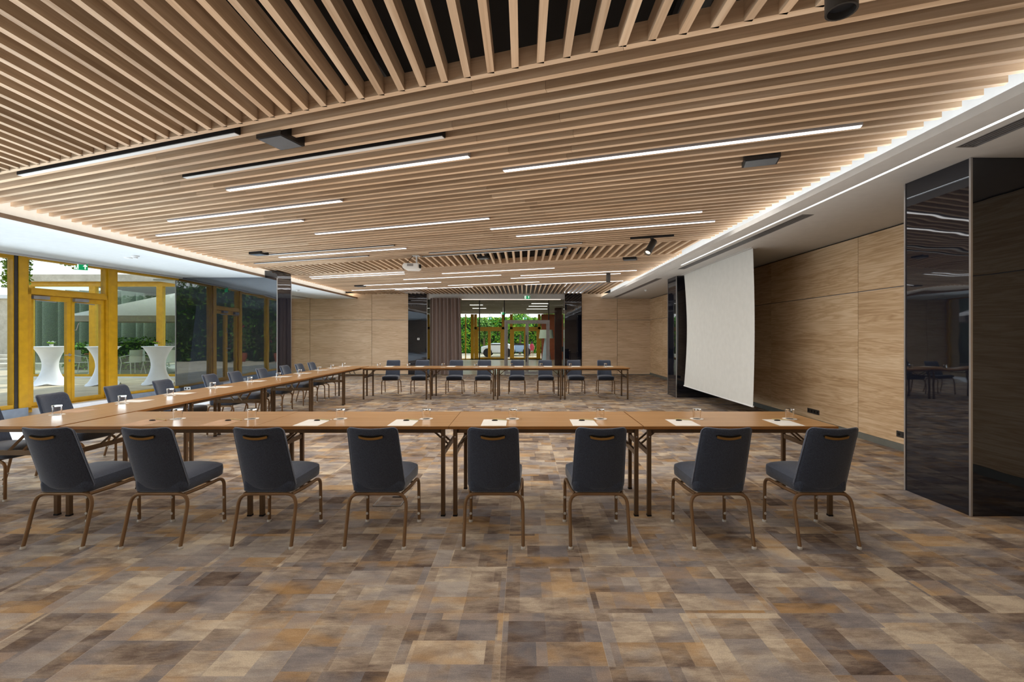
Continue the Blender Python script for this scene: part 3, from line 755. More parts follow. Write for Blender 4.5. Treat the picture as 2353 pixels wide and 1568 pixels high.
def make_chair(label):
    c = empty('conference_chair', (0, 0, 0), label, 'chair')
    # seat cushion
    ol = rrect(.185, .202, -.17, .262, .05, bow=.022)
    lv = [(.16, .372), (.06, .370), (.015, .372), (0, .385), (-.003, .43), (0, .458), (.010, .472), (.03, .481), (.07, .486), (.13, .488), (.19, .489)]
    MB().loft(pillow(ol, lv, lambda x, y, z: (x, y, z + .02 * (y - .05) + (-.012 * (abs(x) / .2) ** 3 if z > .46 else 0)))).make('seat', M['fabric'], c, True)
    # backrest: outline in x / height, lofted through its thickness, leaning and wrapped
    bo = rrect(.188, .174, .385, .862, .035, n=4)
    def wrap(x, z, t):
        y = -.155 - (z - .385) * .33 + 1.35 * x * x + t
        zz = z - t * .3 - (.010 * (1 - (x / .18) ** 2) if z > .84 else 0)
        return (x, y, zz)
    th_ = .026
    lvb = [(.15, -th_), (.10, -th_), (.05, -th_ + .001), (.02, -th_ + .003), (.006, -th_ + .009), (0, -.006), (0, .006), (.006, th_ - .009), (.02, th_ - .003), (.05, th_ - .001), (.10, th_), (.15, th_)]
    MB().loft(pillow(bo, lvb, wrap)).make('backrest', M['fabric'], c, True)
    # piping along the side seam of the backrest
    P = pillow(bo, [(-.0005, -.012)], wrap)[0]
    MB().tube(P + [P[0]], .0035, 6, cap=False).make('piping', M['piping'], c, True)
    # handle
    def hp(u, dy, dz=0.0):
        x = .082 * u; z = .795 - .012 * (1 - u * u) + dz
        X, Y, Z = wrap(x, z, -th_); return (X, Y + dy, Z)
    b = MB(); n = 14; rg = []
    for i in range(n + 1):
        u = -1 + 2 * i / n; hh = .011 * math.sqrt(max(.02, 1 - abs(u) ** 6)); hh2 = .016 * math.sqrt(max(.02, 1 - abs(u) ** 6))
        rg.append([hp(u * 1.08, -.0012, -hh + .002), hp(u * 1.08, -.0012, hh2 + .002), hp(u * 1.08, .004, hh2 + .002), hp(u * 1.08, .004, -hh + .002)])
    b.loft(rg).make('handle_slot', M['void'], c)
    b = MB(); rg = []
    for i in range(n + 1):
        u = -1 + 2 * i / n; hh = .0085
        rg.append([hp(u, -.012, -hh - .002), hp(u, -.012, hh - .002), hp(u, -.005, hh - .002), hp(u, -.005, -hh - .002)])
    b.loft(rg).make('handle', M['brass'], c, True)
    # steel frame
    R = .0125; zf = .358; rx = .205
    def arc(p0, ctr, p1, n=6):
        p0, p1, ctr = Vector(p0), Vector(p1), Vector(ctr)
        return [tuple((1 - t) ** 2 * p0 + 2 * (1 - t) * t * ctr + t * t * p1) for t in [k / n for k in range(n + 1)]]
    b = MB()
    b.tube([(-rx + .07, -.155, zf), (rx - .07, -.155, zf)], R, 10)
    for s in (-1, 1): b.tube([(s * rx * .97, .17, zf), (s * rx * .93, 0, zf - .004), (s * (rx - .035), -.15, zf - .004)], R, 10)
    b.tube([(-rx * .95, .12, zf), (rx * .95, .12, zf)], .009, 8)
    for s in (-1, 1): b.box(s * .13 - .012, s * .13 + .012, -.12, .15, zf + .0, .374)
    b.make('seat_frame', M['bronze'], c, True)
    for s in (-1, 1):
        # front leg
        pts = arc((s * rx * .97, .17, zf), (s * rx, .235, zf), (s * rx, .24, zf - .06)) + [(s * (rx + .003), .24, .012)]
        lg = MB().tube(pts, R, 10).make('leg', M['bronze'], c, True)
        MB().lathe([(.017, 0), (.017, .01), (.0135, .018)], (s * (rx + .003), .24, 0), 12, True).make('glide', M['clear'], lg)
        for z in (.20, .07): MB().tube([(s * (rx + .002), .225, z), (s * (rx + .002), .2215, z)], [.011, .009], 12).make('bumper', M['clear'], lg, True)
        # rear leg
        pts = arc((s * (rx - .075), -.155, zf), (s * (rx + .002), -.155, zf), (s * (rx + .002), -.17, zf - .085)) + [(s * (rx + .004), -.24, .012)]
        lg = MB().tube(pts, R, 10).make('leg', M['bronze'], c, True)
        MB().lathe([(.017, 0), (.017, .01), (.0135, .018)], (s * (rx + .004), -.24, 0), 12, True).make('glide', M['clear'], lg)
        MB().tube([(s * (rx + .003), -.2, .13), (s * (rx + .003), -.192, .128)], [.011, .009], 12).make('bumper', M['clear'], lg, True)
    return c
C0_ = None
def chair(loc, rot, lb, grp):
    global C0_
    if C0_ is None:
        C0_ = make_chair(lb); C0_.location = loc; C0_.rotation_euler = (0, 0, rot); C0_['group'] = grp; return
    dup(C0_, loc, rot, lb, grp)
nearx = [-3.305, -2.618, -1.841, -1.049, -.214, .539, 1.41, 2.149]
nl = ['leftmost', 'second from the left', 'third from the left', 'fourth from the left', 'fifth from the left', 'third from the right', 'second from the right', 'rightmost']
nrot = [0, 0, .0, 0.0, 0.01, 0, 0, 0]
for i, x in enumerate(nearx):
    chair((x, 3.478, 0), nrot[i], 'dark grey-blue fabric chair seen from behind in the front row, ' + nl[i], 'chairs of the front row, backs to the viewer')
for i, x in enumerate([-3.45, -2.69, -1.79, -1.045, -.17, .578, 1.355, 2.137]):
    chair((x, 12.07, 0), PI + [.1, .03, .02, 0, -.02, 0, .03, -.05][i], 'grey-blue chair facing the viewer behind the far table row, ' + nl[i], 'chairs behind the far table row')
for i, y in enumerate([4.38, 5.1, 5.93, 6.68, 7.69, 8.29, 9.15, 10.03, 10.68, 11.3]):
    lb = 'dark chair side-on along the left table row, ' + (['nearest, cut by the left edge', 'second from the front, before the yellow door'] + [ORD[k] + ' from the front' for k in range(2, 9)] + ['last at the far end'])[i]
    chair((-4.93 - (.03 if i in (2, 3, 4) else 0), y, 0), -PI / 2 + [.0, .05, .04, .03, .04, .0, .03, .0, .02, .03][i], lb, 'chairs along the left table row')

# ------------------------------------------------------------------ glasses, coasters, paper, pens, sweets
ZT_ = .75
G0 = Cst = None
gp = [(2.24 + .003, 0)]
near_g = [-3.11, -2.445, -1.648, -.875, -.098, .691, 1.558, 2.394]
left_g = [4.37, 5.08, 5.77, 6.56, 7.45, 8.32, 9.11, 9.99, 10.66, 11.35]
far_g = [871.7, 940, 1019, 1093, 1175, 1243, 1310, 1390.5]
far_gx = [-3.50, -2.78, -1.945, -1.163, -.296, .423, 1.13, 1.98]
spots = []
for i, x in enumerate(near_g): spots.append((x, 4.15, 'front table row, ' + nl[i]))
for i, y in enumerate(left_g): spots.append((-4.42, y, 'left table row, ' + (ORD[i] + ' from the front' if i < 9 else 'farthest')))
for i, x in enumerate(far_gx): spots.append((x, 11.16, 'far table row, ' + nl[i]))
for i, (x, y, w_) in enumerate(spots):
    rw = 'front' if i < 8 else ('left' if i < 18 else 'far')
    if G0 is None:
        G0 = MB().lathe([(.031, 0), (.0335, 0), (.0375, .086), (.036, .090), (0, .090), (0, .078), (.0335, .078), (.034, .076), (.031, .001), (.031, 0)][:], (0, 0, 0), 28).make('drinking_glass', M['glass'], smooth=True)
        n_ = 36
        b = MB(); rg = []
        for z in (0, .0015): rg.append([((.058 + .0018 * (k % 2)) * math.cos(2 * PI * k / n_), (.058 + .0018 * (k % 2)) * math.sin(2 * PI * k / n_), z) for k in range(n_)])
        Cst = b.loft(rg).make('coaster', M['coaster']); g, c = G0, Cst
    else:
        g, c = G0.copy(), Cst.copy(); COL.objects.link(g); COL.objects.link(c)
    c.location = (x, y, ZT_ + .0003); g.location = (x, y, ZT_ + .0021)
    tag(g, 'upturned clear tumbler on a coaster, ' + w_, 'glass', 'tumblers on the %s tables' % rw)
    tag(c, 'round white paper coaster under the tumbler, ' + w_, 'coaster', 'coasters on the %s tables' % rw)
P0 = None
px_ = [-3.259, -2.594, -1.812, -1.028, -.25, .515, 1.368, 2.233]
sheets = [(x, 3.97, 0, i) for i, x in enumerate(px_)] + [(-4.47, y + .22, 1, i) for i, y in enumerate(left_g[:9])] + [(x, 11.46, 2, i) for i, x in enumerate([-3.34, -2.58, -1.80, -1.0, -.12, .61, 1.30, 2.11])]
for x, y, k, i in sheets:
    if P0 is None:
        P0 = MB().box(-.105, .105, -.1485, .1485, 0, .0008).make('sheet_of_paper', M['paper']); P1 = P0.copy(); P1.data = P0.data.copy(); P1.data.materials[0] = M['tanpaper']
        p = P1; COL.objects.link(P1)
        # the untinted original is used for the second row of sheets
        first_tan = True
    else:
        p = (P1 if (k == 0 and i < 2) or (k == 1 and i < 1) else P0).copy(); COL.objects.link(p)
    p.location = (x, y, ZT_ + .0004); p.rotation_euler = (0, 0, PI / 2 if k == 1 else 0)
    where = ['front', 'left', 'far'][k]
    nm = nl[i] if k != 1 else ORD[i] + ' from the front'
    tone = 'tan-looking' if (k == 0 and i < 2) or (k == 1 and i < 1) else 'pale'
    tag(p, '%s sheet of paper on the %s table row, %s' % (tone, where, nm), 'paper', 'sheets of paper on the %s tables' % where)
P0.location = (-4.47, left_g[9] + .16, ZT_ + .0004); P0.rotation_euler = (0, 0, PI / 2)
tag(P0, 'pale sheet of paper on the left table row, farthest', 'paper', 'sheets of paper on the left tables')
D0 = E0 = None
for i, x in enumerate(px_):
    if D0 is None:
        D0 = MB().lathe([(.026, 0), (.028, .003), (.02, .009), (.0, .011)], (0, 0, 0), 18).make('wrapped_sweet', M['dark'], smooth=True)
        for v in D0.data.vertices: v.co.y *= .55
        E0 = empty('pen', (0, 0, 0), 'x', 'pen'); MB().tube([(-.07, 0, .004), (.055, 0, .004)], .004, 8).make('barrel', M['pen'], E0); MB().tube([(.055, 0, .004), (.07, 0, .004)], [.004, .001], 8).make('tip', M['gold'], E0)
        MB().box(-.068, -.03, -.001, .001, .008, .0095).make('clip', M['gold'], E0)
        s_, p_ = D0, E0
        s_.location = (x - .003, 4.055, ZT_ + .0014); p_.location = (x + .048, 4.09, ZT_ + .0014); p_.rotation_euler = (0, 0, -.35); p_['group'] = 'pens on the front table'
        p_['label'] = 'slim pale pen lying on the paper, front table row, ' + nl[i]
    else:
        s_ = D0.copy(); COL.objects.link(s_)
        s_.location = (x - .003, 4.055, ZT_ + .0014)
        dup(E0, (x + .048, 4.09, ZT_ + .0014), -.35, 'slim pale pen lying on the paper, front table row, ' + nl[i])
    tag(s_, 'small dark oval sweet on the paper, front table row, ' + nl[i], 'sweet', 'dark oval sweets on the front table')

# ------------------------------------------------------------------ back opening: header, curtain, glass wall, doors
struct(MB().box(-3.76, 1.6, YB - .02, YB + .3, 2.955, 3.78).make('trim_8', M['offwhite']))
tag(MB().box(-2.42, 1.45, YB + .0, YB + .02, 2.935, 2.955).make('led_strip', plain('warm_led', (1, 1, 1, 1), .5, emit=(1, .78, .6, 1), es=1.6)), 'warm light strip along the top of the rear glass wall', 'light strip')
def wavy(x0, x1, z0, z1, y, amp, nw, name, mat, parent=None, flare=0.0):
    def f(u, v):
        x = x0 + (x1 - x0) * u * (1 + flare * v * u); ph = u * nw * 2 * PI
        return (x + .012 * math.sin(ph * 2), y + amp * (0.7 + .3 * math.sin(u * 23)) * math.sin(ph), z1 + (z0 - z1) * v)
    return MB().grid(f, int(nw * 12), 6).make(name, mat, parent, True)
cu = wavy(-3.62, -2.46, .02, 2.99, YB - .12, .075, 8, 'curtain', M['curtain'], None, .07)
tag(cu, 'gathered taupe curtain hanging at the left of the rear glass wall', 'curtain')
g = bpy.data.objects.new('window_10', None); COL.objects.link(g); g['kind'] = 'structure'; g['label'] = 'rear frameless glass wall with thin black mullions'; g['category'] = 'window'
gx = lambda p: (p - 1203) / 1060 * 18.2
for x in (gx(1102), gx(1159), gx(1261)): MB().box(x - .02, x + .02, 18.17, 18.23, 2.1 if x > -1 else 0, 2.955).make('mullion', M['black'], g)
MB().box(-3.76, gx(1159), 18.195, 18.205, .02, 2.94).box(gx(1159), gx(1262), 18.195, 18.205, 2.14, 2.94).box(gx(1262), 1.6, 18.195, 18.205, .02, 2.94).make('window_pane', M['pane'], g)
d = bpy.data.objects.new('door_2', None); COL.objects.link(d); d['kind'] = 'structure'; d['label'] = 'grey aluminium framed double glass door in the rear glass wall'; d['category'] = 'door'
xa, xb, xm = gx(1159), gx(1263), gx(1211)
MB().box(xa, xa + .07, 18.15, 18.25, 0, 2.14).box(xb - .07, xb, 18.15, 18.25, 0, 2.14).box(xa + .07, xb - .07, 18.15, 18.25, 2.07, 2.14).make('door_frame', M['grey'], d)
for p, q, hx in ((xa + .075, xm - .003, xm - .06), (xm + .003, xb - .075, xm + .06)):
    lf = MB().box(p, p + .06, 18.17, 18.23, .02, 2.065).box(q - .06, q, 18.17, 18.23, .02, 2.065).box(p + .06, q - .06, 18.17, 18.23, 2.0, 2.065).box(p + .06, q - .06, 18.17, 18.23, .02, .12).make('door_leaf', M['grey'], d)
    MB().box(p + .06, q - .06, 18.195, 18.205, .12, 2.0).make('door_pane', M['pane'], lf)
    if p < xm - .1: MB().tube([(q - .03, 18.13, .5), (q - .03, 18.13, 1.55)], .014, 8).make('door_handle', M['black'], lf)
MB().box(1.50, 1.56, 18.1, 18.16, .9, 1.1).make('door_lock', M['black'], d)

# lobby
struct(MB().box(-7, 5.5, 18.1, 30.0, -.1, -.002).make('floor', M['lobbyfloor']))
struct(MB().box(-7, 5.5, 18.35, 30.0, ZL, ZL + .2).make('ceiling', M['lobbyceil']))
struct(MB().box(-4.4, -4.2, 18.3, 30.0, 0, 3).make('wall_left', plain('lobby_brown', srgb(120, 86, 66), .6)))
struct(MB().box(3.2, 3.4, 18.3, 30.0, 0, 3).make('wall_right', M['darkstone']))
tag(MB().box(1.62, 1.97, 23.7, 24.1, 0, ZL - .01).make('pillar', M['darkstone']), 'dark reddish stone pillar in the lobby behind the glass', 'pillar')
for i, (x, y, w_) in enumerate(((.75, 20.6, .8), (.7, 22.4, .9), (.72, 24.6, 1.1), (-2.2, 21.5, .6), (-2.3, 24.0, .7))):
    tag(MB().box(x - w_ / 2, x + w_ / 2, y - .06, y + .06, ZL - .02, ZL - .002).make('ceiling_light', M['cool2'] if 'cool2' in M else M.setdefault('cool2', plain('lobby_light', (1, 1, 1, 1), .5, emit=(1, .98, .92, 1), es=1.5))),
        'flat light panel in the grey lobby ceiling, ' + ['nearest on the right', 'second on the right', 'farthest on the right', 'nearer on the left', 'farther on the left'][i], 'ceiling light', 'lobby ceiling lights')
e = empty('floor_lamp', (1.2, 24.2, 0), 'oversized pale floor lamp with white drum shade in the lobby', 'floor lamp')
MB().lathe([(.27, 0), (.27, .03), (.20, .6), (.12, 1.2), (.09, 1.42)], n=24, close=True).make('stand', M['lampbase'], e, True)
MB().lathe([(.40, 1.4), (.33, 1.85), (.325, 1.85), (.395, 1.4)], n=28).make('lamp_shade', M['lampshade'], e, True)

# far lobby entrance (ochre frames)
def entrance(nm, x0, x1, lb):
    e = bpy.data.objects.new(nm, None); COL.objects.link(e); e['kind'] = 'structure'; e['label'] = lb; e['category'] = 'door'
    y0, y1 = 29.9, 30.05; w = .17; xm = (x0 + x1) / 2
    MB().box(x0, x0 + w, y0, y1, 0, 2.95).box(x1 - w, x1, y0, y1, 0, 2.95).box(x0, x1, y0, y1, 1.97, 2.12).make('door_frame', M['dyellow'], e)
    for p, q in ((x0 + w, xm), (xm, x1 - w)):
        lf = MB().box(p, p + .09, y0, y1, 0, 1.96).box(q - .09, q, y0, y1, 0, 1.96).box(p + .09, q - .09, y0, y1, 1.85, 1.96).box(p + .09, q - .09, y0, y1, 0, .14).make('door_leaf', M['dyellow'], e)
        MB().box(p + .09, q - .09, y0 + .07, y0 + .08, .14, 1.85).make('door_pane', M['pane'], lf)
ex = lambda p: (p - 1203) / 1060 * 30.0
entrance('door_3', ex(1090), ex(1159), 'left ochre framed lobby entrance door, far beyond the glass')
entrance('door_4', ex(1172), ex(1242), 'right ochre framed lobby entrance door, far beyond the glass')
struct(MB().box(ex(1082), ex(1089), 29.9, 30.05, 0, 2.95).box(ex(1069), ex(1071), 29.9, 30.05, 0, 2.95).box(-4.2, 1.4, 29.9, 30.05, 0, .06).make('trim_9', M['yellow']))
struct(MB().box(ex(1244), 3.2, 29.9, 30.1, 0, 2.95).make('wall_back', M['terracotta']))

# ------------------------------------------------------------------ planting
def leaves(n, fn, size, seed, mat, name, parent=None):
    r = random.Random(seed); b = MB()
    for _ in range(n):
        p = Vector(fn(r)); s = size * r.uniform(.6, 1.3)
        a = Vector((r.uniform(-1, 1), r.uniform(-1, 1), r.uniform(-1, 1))).normalized(); c = a.orthogonal().normalized()
        b.add([p - a * s, p + c * s * .5, p + a * s, p - c * s * .5], [(0, 1, 2, 3)])
    return b.make(name, mat, parent)
def hedge(x0, x1, y0, y1, z1, lb, n, seed, mat='leaf', size=.07, name='hedge', z0=0, cat='hedge'):
    e = empty(name, ((x0 + x1) / 2, (y0 + y1) / 2, z0), lb, cat); hx, hy, hz = (x1 - x0) / 2, (y1 - y0) / 2, z1 - z0
    MB().box(-hx + .1, hx - .1, -hy + .1, hy - .1, 0, hz - .1).make('stems', M['darkleaf'], e)
    def fn(r):
        f = r.random(); j = r.uniform(-.12, .12)
        if f < .35: return (r.uniform(-hx, hx), -hy + j, r.uniform(0, hz))
        if f < .7: return (r.uniform(-hx, hx), hy + j, r.uniform(0, hz))
        if f < .85: return (hx * r.choice((-1, 1)) + j, r.uniform(-hy, hy), r.uniform(0, hz))
        return (r.uniform(-hx, hx), r.uniform(-hy, hy), hz + j)
    leaves(n, fn, size, seed, M[mat], 'foliage', e)
    return e
hedge(-7.5, 3.0, 42, 43.2, 3.1, 'tall bright green hedge outside the lobby entrance', 9000, 5, 'leaf3', .16)
for i, (x, y, r_, h) in enumerate(((-.3, 38.5, 1.1, 2.6), (2.6, 39.6, 1.2, 2.9), (-3.4, 39.5, .9, 2.2))):
    t = empty('tree', (x, y, 0), ['leafy green tree behind the right lobby door', 'yellow-green tree beside the stone pillar, outside', 'small green tree outside the left lobby door'][i], 'tree')
    MB().tube([(0, 0, 0), (.05, 0, h - .4)], [.1, .06], 8).make('trunk', M['trunk'], t)
    def fn(r, r_=r_, h=h):
        v = Vector((r.gauss(0, 1), r.gauss(0, 1), r.gauss(0, 1))).normalized() * r_ * r.uniform(.5, 1); return (v.x, v.y, h + v.z * .9)
    leaves(1800, fn, .12, 20 + i, M['leaf3' if i != 2 else 'leaf'], 'foliage', t)
def car(x, y, L, H, mat, lb, rot=0):
    e = empty('car', (x, y, 0), lb, 'car', None, rot)
    pr = [(-L / 2, .3), (-L / 2, .75), (-L * .3, .85), (-L * .18, H), (L * .25, H), (L * .38, .9), (L / 2, .8), (L / 2, .3)]
    MB().loft([[(a, -.85, z) for a, z in pr], [(a, .85, z) for a, z in pr]]).make('body', M[mat], e, bevel=.05)
    MB().box(-L * .2, L * .27, -.86, .86, .95, H - .12).make('window', M['black'], e)
    for a in (-L * .3, L * .3):
        for s in (-1, 1): MB().tube([(a, s * .72, .32), (a, s * .9, .32)], .32, 16).make('wheel', M['rubber'], e)
car(-1.9, 34.5, 2.4, 1.0, 'carwhite', 'white car seen through the left lobby door')
car(-.35, 36.5, 2.0, .95, 'carblue', 'pale blue car seen through the right lobby door')
# red-clothed passer-by
p = empty('person', (.62, 34.0, -.02), 'person in a red top seen from behind outside the right lobby door', 'person')
def body(name, mat, pts, par):
    me = bpy.data.meshes.new(name); me.from_pydata([q[0] for q in pts[0]], pts[1], []); me.materials.append(M[mat])
    o = bpy.data.objects.new(name, me); COL.objects.link(o); o.parent = par
    o.modifiers.new('skin', 'SKIN'); sd = o.modifiers.new('sub', 'SUBSURF'); sd.levels = 1; sd.render_levels = 1
    for i, q in enumerate(pts[0]): me.skin_vertices[0].data[i].radius = (q[1], q[1] * .8); me.skin_vertices[0].data[i].use_root = (i == 0)
    return o
V = [((0, 0, .85), .15), ((0, 0, 1.1), .16), ((0, 0, 1.35), .17), ((0, 0, 1.47), .06), ((0, 0, 1.6), .1), ((-.1, 0, .8), .09), ((-.11, 0, .45), .065), ((-.11, 0, .05), .045),
     ((.1, 0, .8), .09), ((.11, .05, .45), .065), ((.11, 0, .05), .045), ((-.2, 0, 1.38), .06), ((-.26, 0, 1.1), .045), ((-.27, -.08, .88), .035), ((.2, 0, 1.38), .06), ((.26, 0, 1.1), .045), ((.27, -.08, .88), .035)]
Ed = [(0, 1), (1, 2), (2, 3), (3, 4), (0, 5), (5, 6), (6, 7), (0, 8), (8, 9), (9, 10), (2, 11), (11, 12), (12, 13), (2, 14), (14, 15), (15, 16)]
body('body', 'skin', (V, Ed), p)
MB().lathe([(.19, .75), (.2, 1.0), (.215, 1.3), (.16, 1.46), (.07, 1.5)], n=18).make('red_top', M['carred'], p, True)
MB().lathe([(.0, 1.74), (.09, 1.71), (.115, 1.62), (.11, 1.52)], n=16).make('hair', M['hair'], p, True)

p.scale = (.66, .66, .66)
# ------------------------------------------------------------------ patio on the left
ZO = .15
gr = struct(MB().box(-45, 0, -30, 18, -.2, 0).make('floor', M['paving'])); 
gr.data.transform(Matrix.Identity(4))
for v in gr.data.vertices:
    if v.co.x == 0: v.co.x = xf(v.co.y) - .12
gr.location.z = ZO
struct(MB().box(-45, -10.2, 18, 60, -.2, 0.0).make('floor', M['paving'], loc=(0, 0, ZO)))
struct(MB().box(-12, 12, 30.1, 60, -.3, -.02).make('floor', M['paving']))
ct = [(-13.13, 12.8, 'white stretch-covered cocktail table outside, left one with a tiny plant'), (-11.66, 12.8, 'white stretch-covered cocktail table outside, middle one behind the door jamb'), (-10.35, 13.07, 'white stretch-covered cocktail table outside, right one by the black column')]
def cocktail(x, y, lb, mat):
    e = empty('cocktail_table', (x, y, ZO), lb, 'table', 'white cocktail tables on the patio')
    n = 40; rg = []
    for k in range(17):
        v = k / 16; z = v * 1.05
        rw = .17 + .20 * abs(2 * v - 1.05) ** 1.9
        ring = []
        for i in range(n):
            a = 2 * PI * i / n; pinch = (1 - v) ** 2
            r = rw * (1 + .10 * pinch * math.cos(4 * a + .8)); zz = z + (.06 * pinch * (1 - abs(math.cos(2 * a + .4))) if k == 0 else 0)
            ring.append((r * math.cos(a), r * math.sin(a), zz))
        rg.append(ring)
    MB().loft(rg, True).make('stretch_cover', mat, e, True)
    MB().lathe([(.375, 1.05), (.38, 1.06), (.375, 1.068), (0, 1.07)], n=36).make('tabletop', mat, e, True)
    return e
for x, y, lb in ct: cocktail(x, y, lb, M['white_cloth'])
cocktail(-14.75, 16.1, 'greyish cocktail table farther back, showing behind the middle one', M['parasol'])  # solid table added behind the pane where the glass shows a reflection
for x, y, fc, lb in ((-13.05, 12.75, 'white_cloth', 'tiny pot plant on the left cocktail table'), (-10.35, 13.0, 'pink', 'tiny pot plant with pink flowers on the right cocktail table')):
    e = empty('potted_plant', (x, y, ZO + 1.071), lb, 'plant')
    MB().lathe([(.035, 0), (.045, .05), (.04, .055)], n=16, close=True).make('pot', M['white_cloth' if fc == 'pink' else 'clear'], e)
    leaves(60, lambda r: (r.gauss(0, .035), r.gauss(0, .035), .075 + r.random() * .05), .02, 4, M['leaf2'], 'leaves', e)
    leaves(24, lambda r: (r.gauss(0, .035), r.gauss(0, .03), .11 + r.random() * .03), .016, 8, M[fc], 'flowers', e)

# opposite wing of the building
YO = 15.0; ox = lambda p: (p - 1203) / 1060 * YO
e = empty('building', (-13, YO, ZO), 'opposite glazed wing with ochre frames and pale concrete roof edge', 'building')
def B(): return MB()
Lx = -13.0
def rel(b): b.v = [(x - Lx, y - YO, z - ZO) for x, y, z in b.v]; return b
rel(B().box(ox(62), -9.9, YO - .06, YO + .06, 3.12, 3.27)).make('top_beam', M['yellow'], e)
rel(B().box(ox(62), -9.9, YO - .06, YO + .06, .17, .27)).make('bottom_beam', M['yellow'], e)
rel(B().box(ox(62), -9.9, YO - .1, YO + .2, ZO, .20)).make('sill', M['stone'], e)
for a in (62, 209, 363, 440): rel(B().box(ox(a), ox(a) + .19, YO - .07, YO + .07, .27, 3.12)).make('post', M['yellow'], e)
for a, c in ((62, 209), (209, 363), (363, 450)): rel(B().box(ox(a) + .19, ox(c), YO - .005, YO + .005, .27, 3.12)).make('window_pane', M['pane2'], e)
rel(B().box(ox(40), -9.9, YO - .2, YO + .1, 3.27, 3.49)).make('roof_edge', M['concrete'], e)
rel(B().box(ox(40), -9.9, YO + .1, YO + 9, 3.38, 3.46)).make('roof', M['darkleaf'], e)
rel(B().box(ox(50), -9.9, YO + .1, YO + 9, ZO - .02, ZO + .02)).make('interior_floor', M['lobbyfloor'], e)
rel(B().box(ox(50), -9.9, YO + 8.8, YO + 9, ZO, 3.38)).make('rear_wall', M['darkleaf'], e)
def cw(u, v):
    x = -21.6 + 11.6 * u; return (x - Lx, 20.2 - YO + .20 * math.sin(u * 150) + .10 * math.sin(u * 67), 3.36 - 3.15 * v)
MB().grid(cw, 400, 2).make('curtain', M['gcurtain'], e, True)
for i, (a, y_) in enumerate(((-15.5, 18.6), (-12.6, 18.9), (-17.6, 19.0))):
    pl = hedge(a - .9, a + .9, y_ - .4, y_ + .4, 1.35 - .1 * i, ['rounded green bush behind the glass between the cocktail tables', 'green bush behind the glass at the right', 'dark green bush behind the glass at the left'][i], 1200, 40 + i, 'leaf', .06, 'bush', ZO, 'bush')

# parasol, chairs and tables modelled beyond the glass in place of reflections in it
e = empty('parasol', (-12.0, 17.9, ZO), 'big pale parasol canopy showing in the glass of the opposite wing', 'parasol')
R_ = 4.9
b = MB(); ap = (-.2, 0, 3.3); rim = []
for k in range(4):
    pass
cs = [(-R_, -.9), (2.2, -.9), (2.2, .9), (-R_, .9)]
zr = 2.12
b.add([(x, y, zr) for x, y in cs] + [ap], [(0, 1, 4), (1, 2, 4), (2, 3, 4), (3, 0, 4)]).make('canopy', M['parasol'], e)
b = MB()
for k in range(4):
    (x0, y0_), (x1, y1_) = cs[k], cs[(k + 1) % 4]
    b.add([(x0, y0_, zr), (x1, y1_, zr), (x1, y1_, zr - .22), (x0, y0_, zr - .22)], [(0, 1, 2, 3)])
b.make('valance', plain('valance_taupe', srgb(176, 164, 160), .9), e)
MB().tube([(0, 0, 0), (0, 0, 3.3)], .03, 10).make('pole', M['white'], e)
def garden_chair(x, y, rot, lb):
    e = empty('garden_chair', (x, y, ZO), lb, 'chair', 'white garden chairs', rot)
    for s in (-1, 1):
        MB().tube([(s * .25, .25, 0), (s * .22, .22, .42)], .014, 8).make('leg', M['white'], e); MB().tube([(s * .25, -.28, 0), (s * .21, -.2, .42)], .014, 8).make('leg', M['white'], e)
        MB().tube([(s * .21, -.2, .7), (s * .29, 0, .66), (s * .28, .2, .62), (s * .22, .22, .42)], .014, 8).make('armrest', M['white'], e)
    MB().lathe([(.23, .42), (.24, .43), (.23, .44)], n=20, close=True).make('seat', M['white'], e)
    def bk(u, v): a = PI * (1.2 + .6 * u); return (.27 * math.cos(a), .25 * math.sin(a) - .02 * v, .45 + .42 * v)
    MB().grid(bk, 10, 4).make('backrest', M['white'], e, True)
gc = lambda p, y: (p - 1203) / 1060 * y
garden_chair(gc(192, 16.4), 16.4, -1.2, 'white garden chair behind the glass, left of the middle cocktail table')
garden_chair(gc(305, 16.4), 16.4, 1.3, 'white garden chair behind the glass, between middle and right cocktail tables')
garden_chair(gc(346, 17.1), 17.1, -.9, 'white garden chair behind the glass, just left of the right cocktail table')
garden_chair(gc(395, 16.5), 16.5, .9, 'white garden chair behind the glass beside the black column')
for i, p in enumerate((232, 372)):
    e = empty('garden_table', (gc(p, 16.9), 16.9, ZO), ['low round table with red-brown top behind the glass, left', 'low round table with red-brown top behind the glass, right'][i], 'table')
    MB().lathe([(.45, .70), (.45, .73)], n=28, close=True).make('tabletop', M['redtop'], e)
    MB().tube([(0, 0, 0), (0, 0, .7)], .03, 10).lathe([(.25, 0), (.25, .02)], n=20, close=True).make('base', M['white'], e)

# concrete wall with doorway at the far left
e = empty('stone_wall', (-26, 25, ZO), 'weathered pale concrete wall with a doorway at the far left outside', 'wall')
MB().box(-9, 1.3, 0, .3, 0, 3.4).box(2.3, 3.6, 0, .3, 0, 3.4).box(1.3, 2.3, 0, .3, 2.3, 3.4).make('wall_slab', M['concrete'], e)
MB().box(-9, 3.7, -.15, .35, 3.4, 3.6).make('coping', M['stone'], e)
for k in range(3): tag(MB().box(-28, -17.6 , 20 + 1.1 * k, 21.1 + 1.1 * k, 0, .15 * (k + 1)).make('stone_step', M['concrete'], loc=(0, 0, ZO)), 'broad pale stone step outside at far left, ' + ['lowest', 'middle', 'top'][k] + ' of three', 'step', 'stone steps outside')
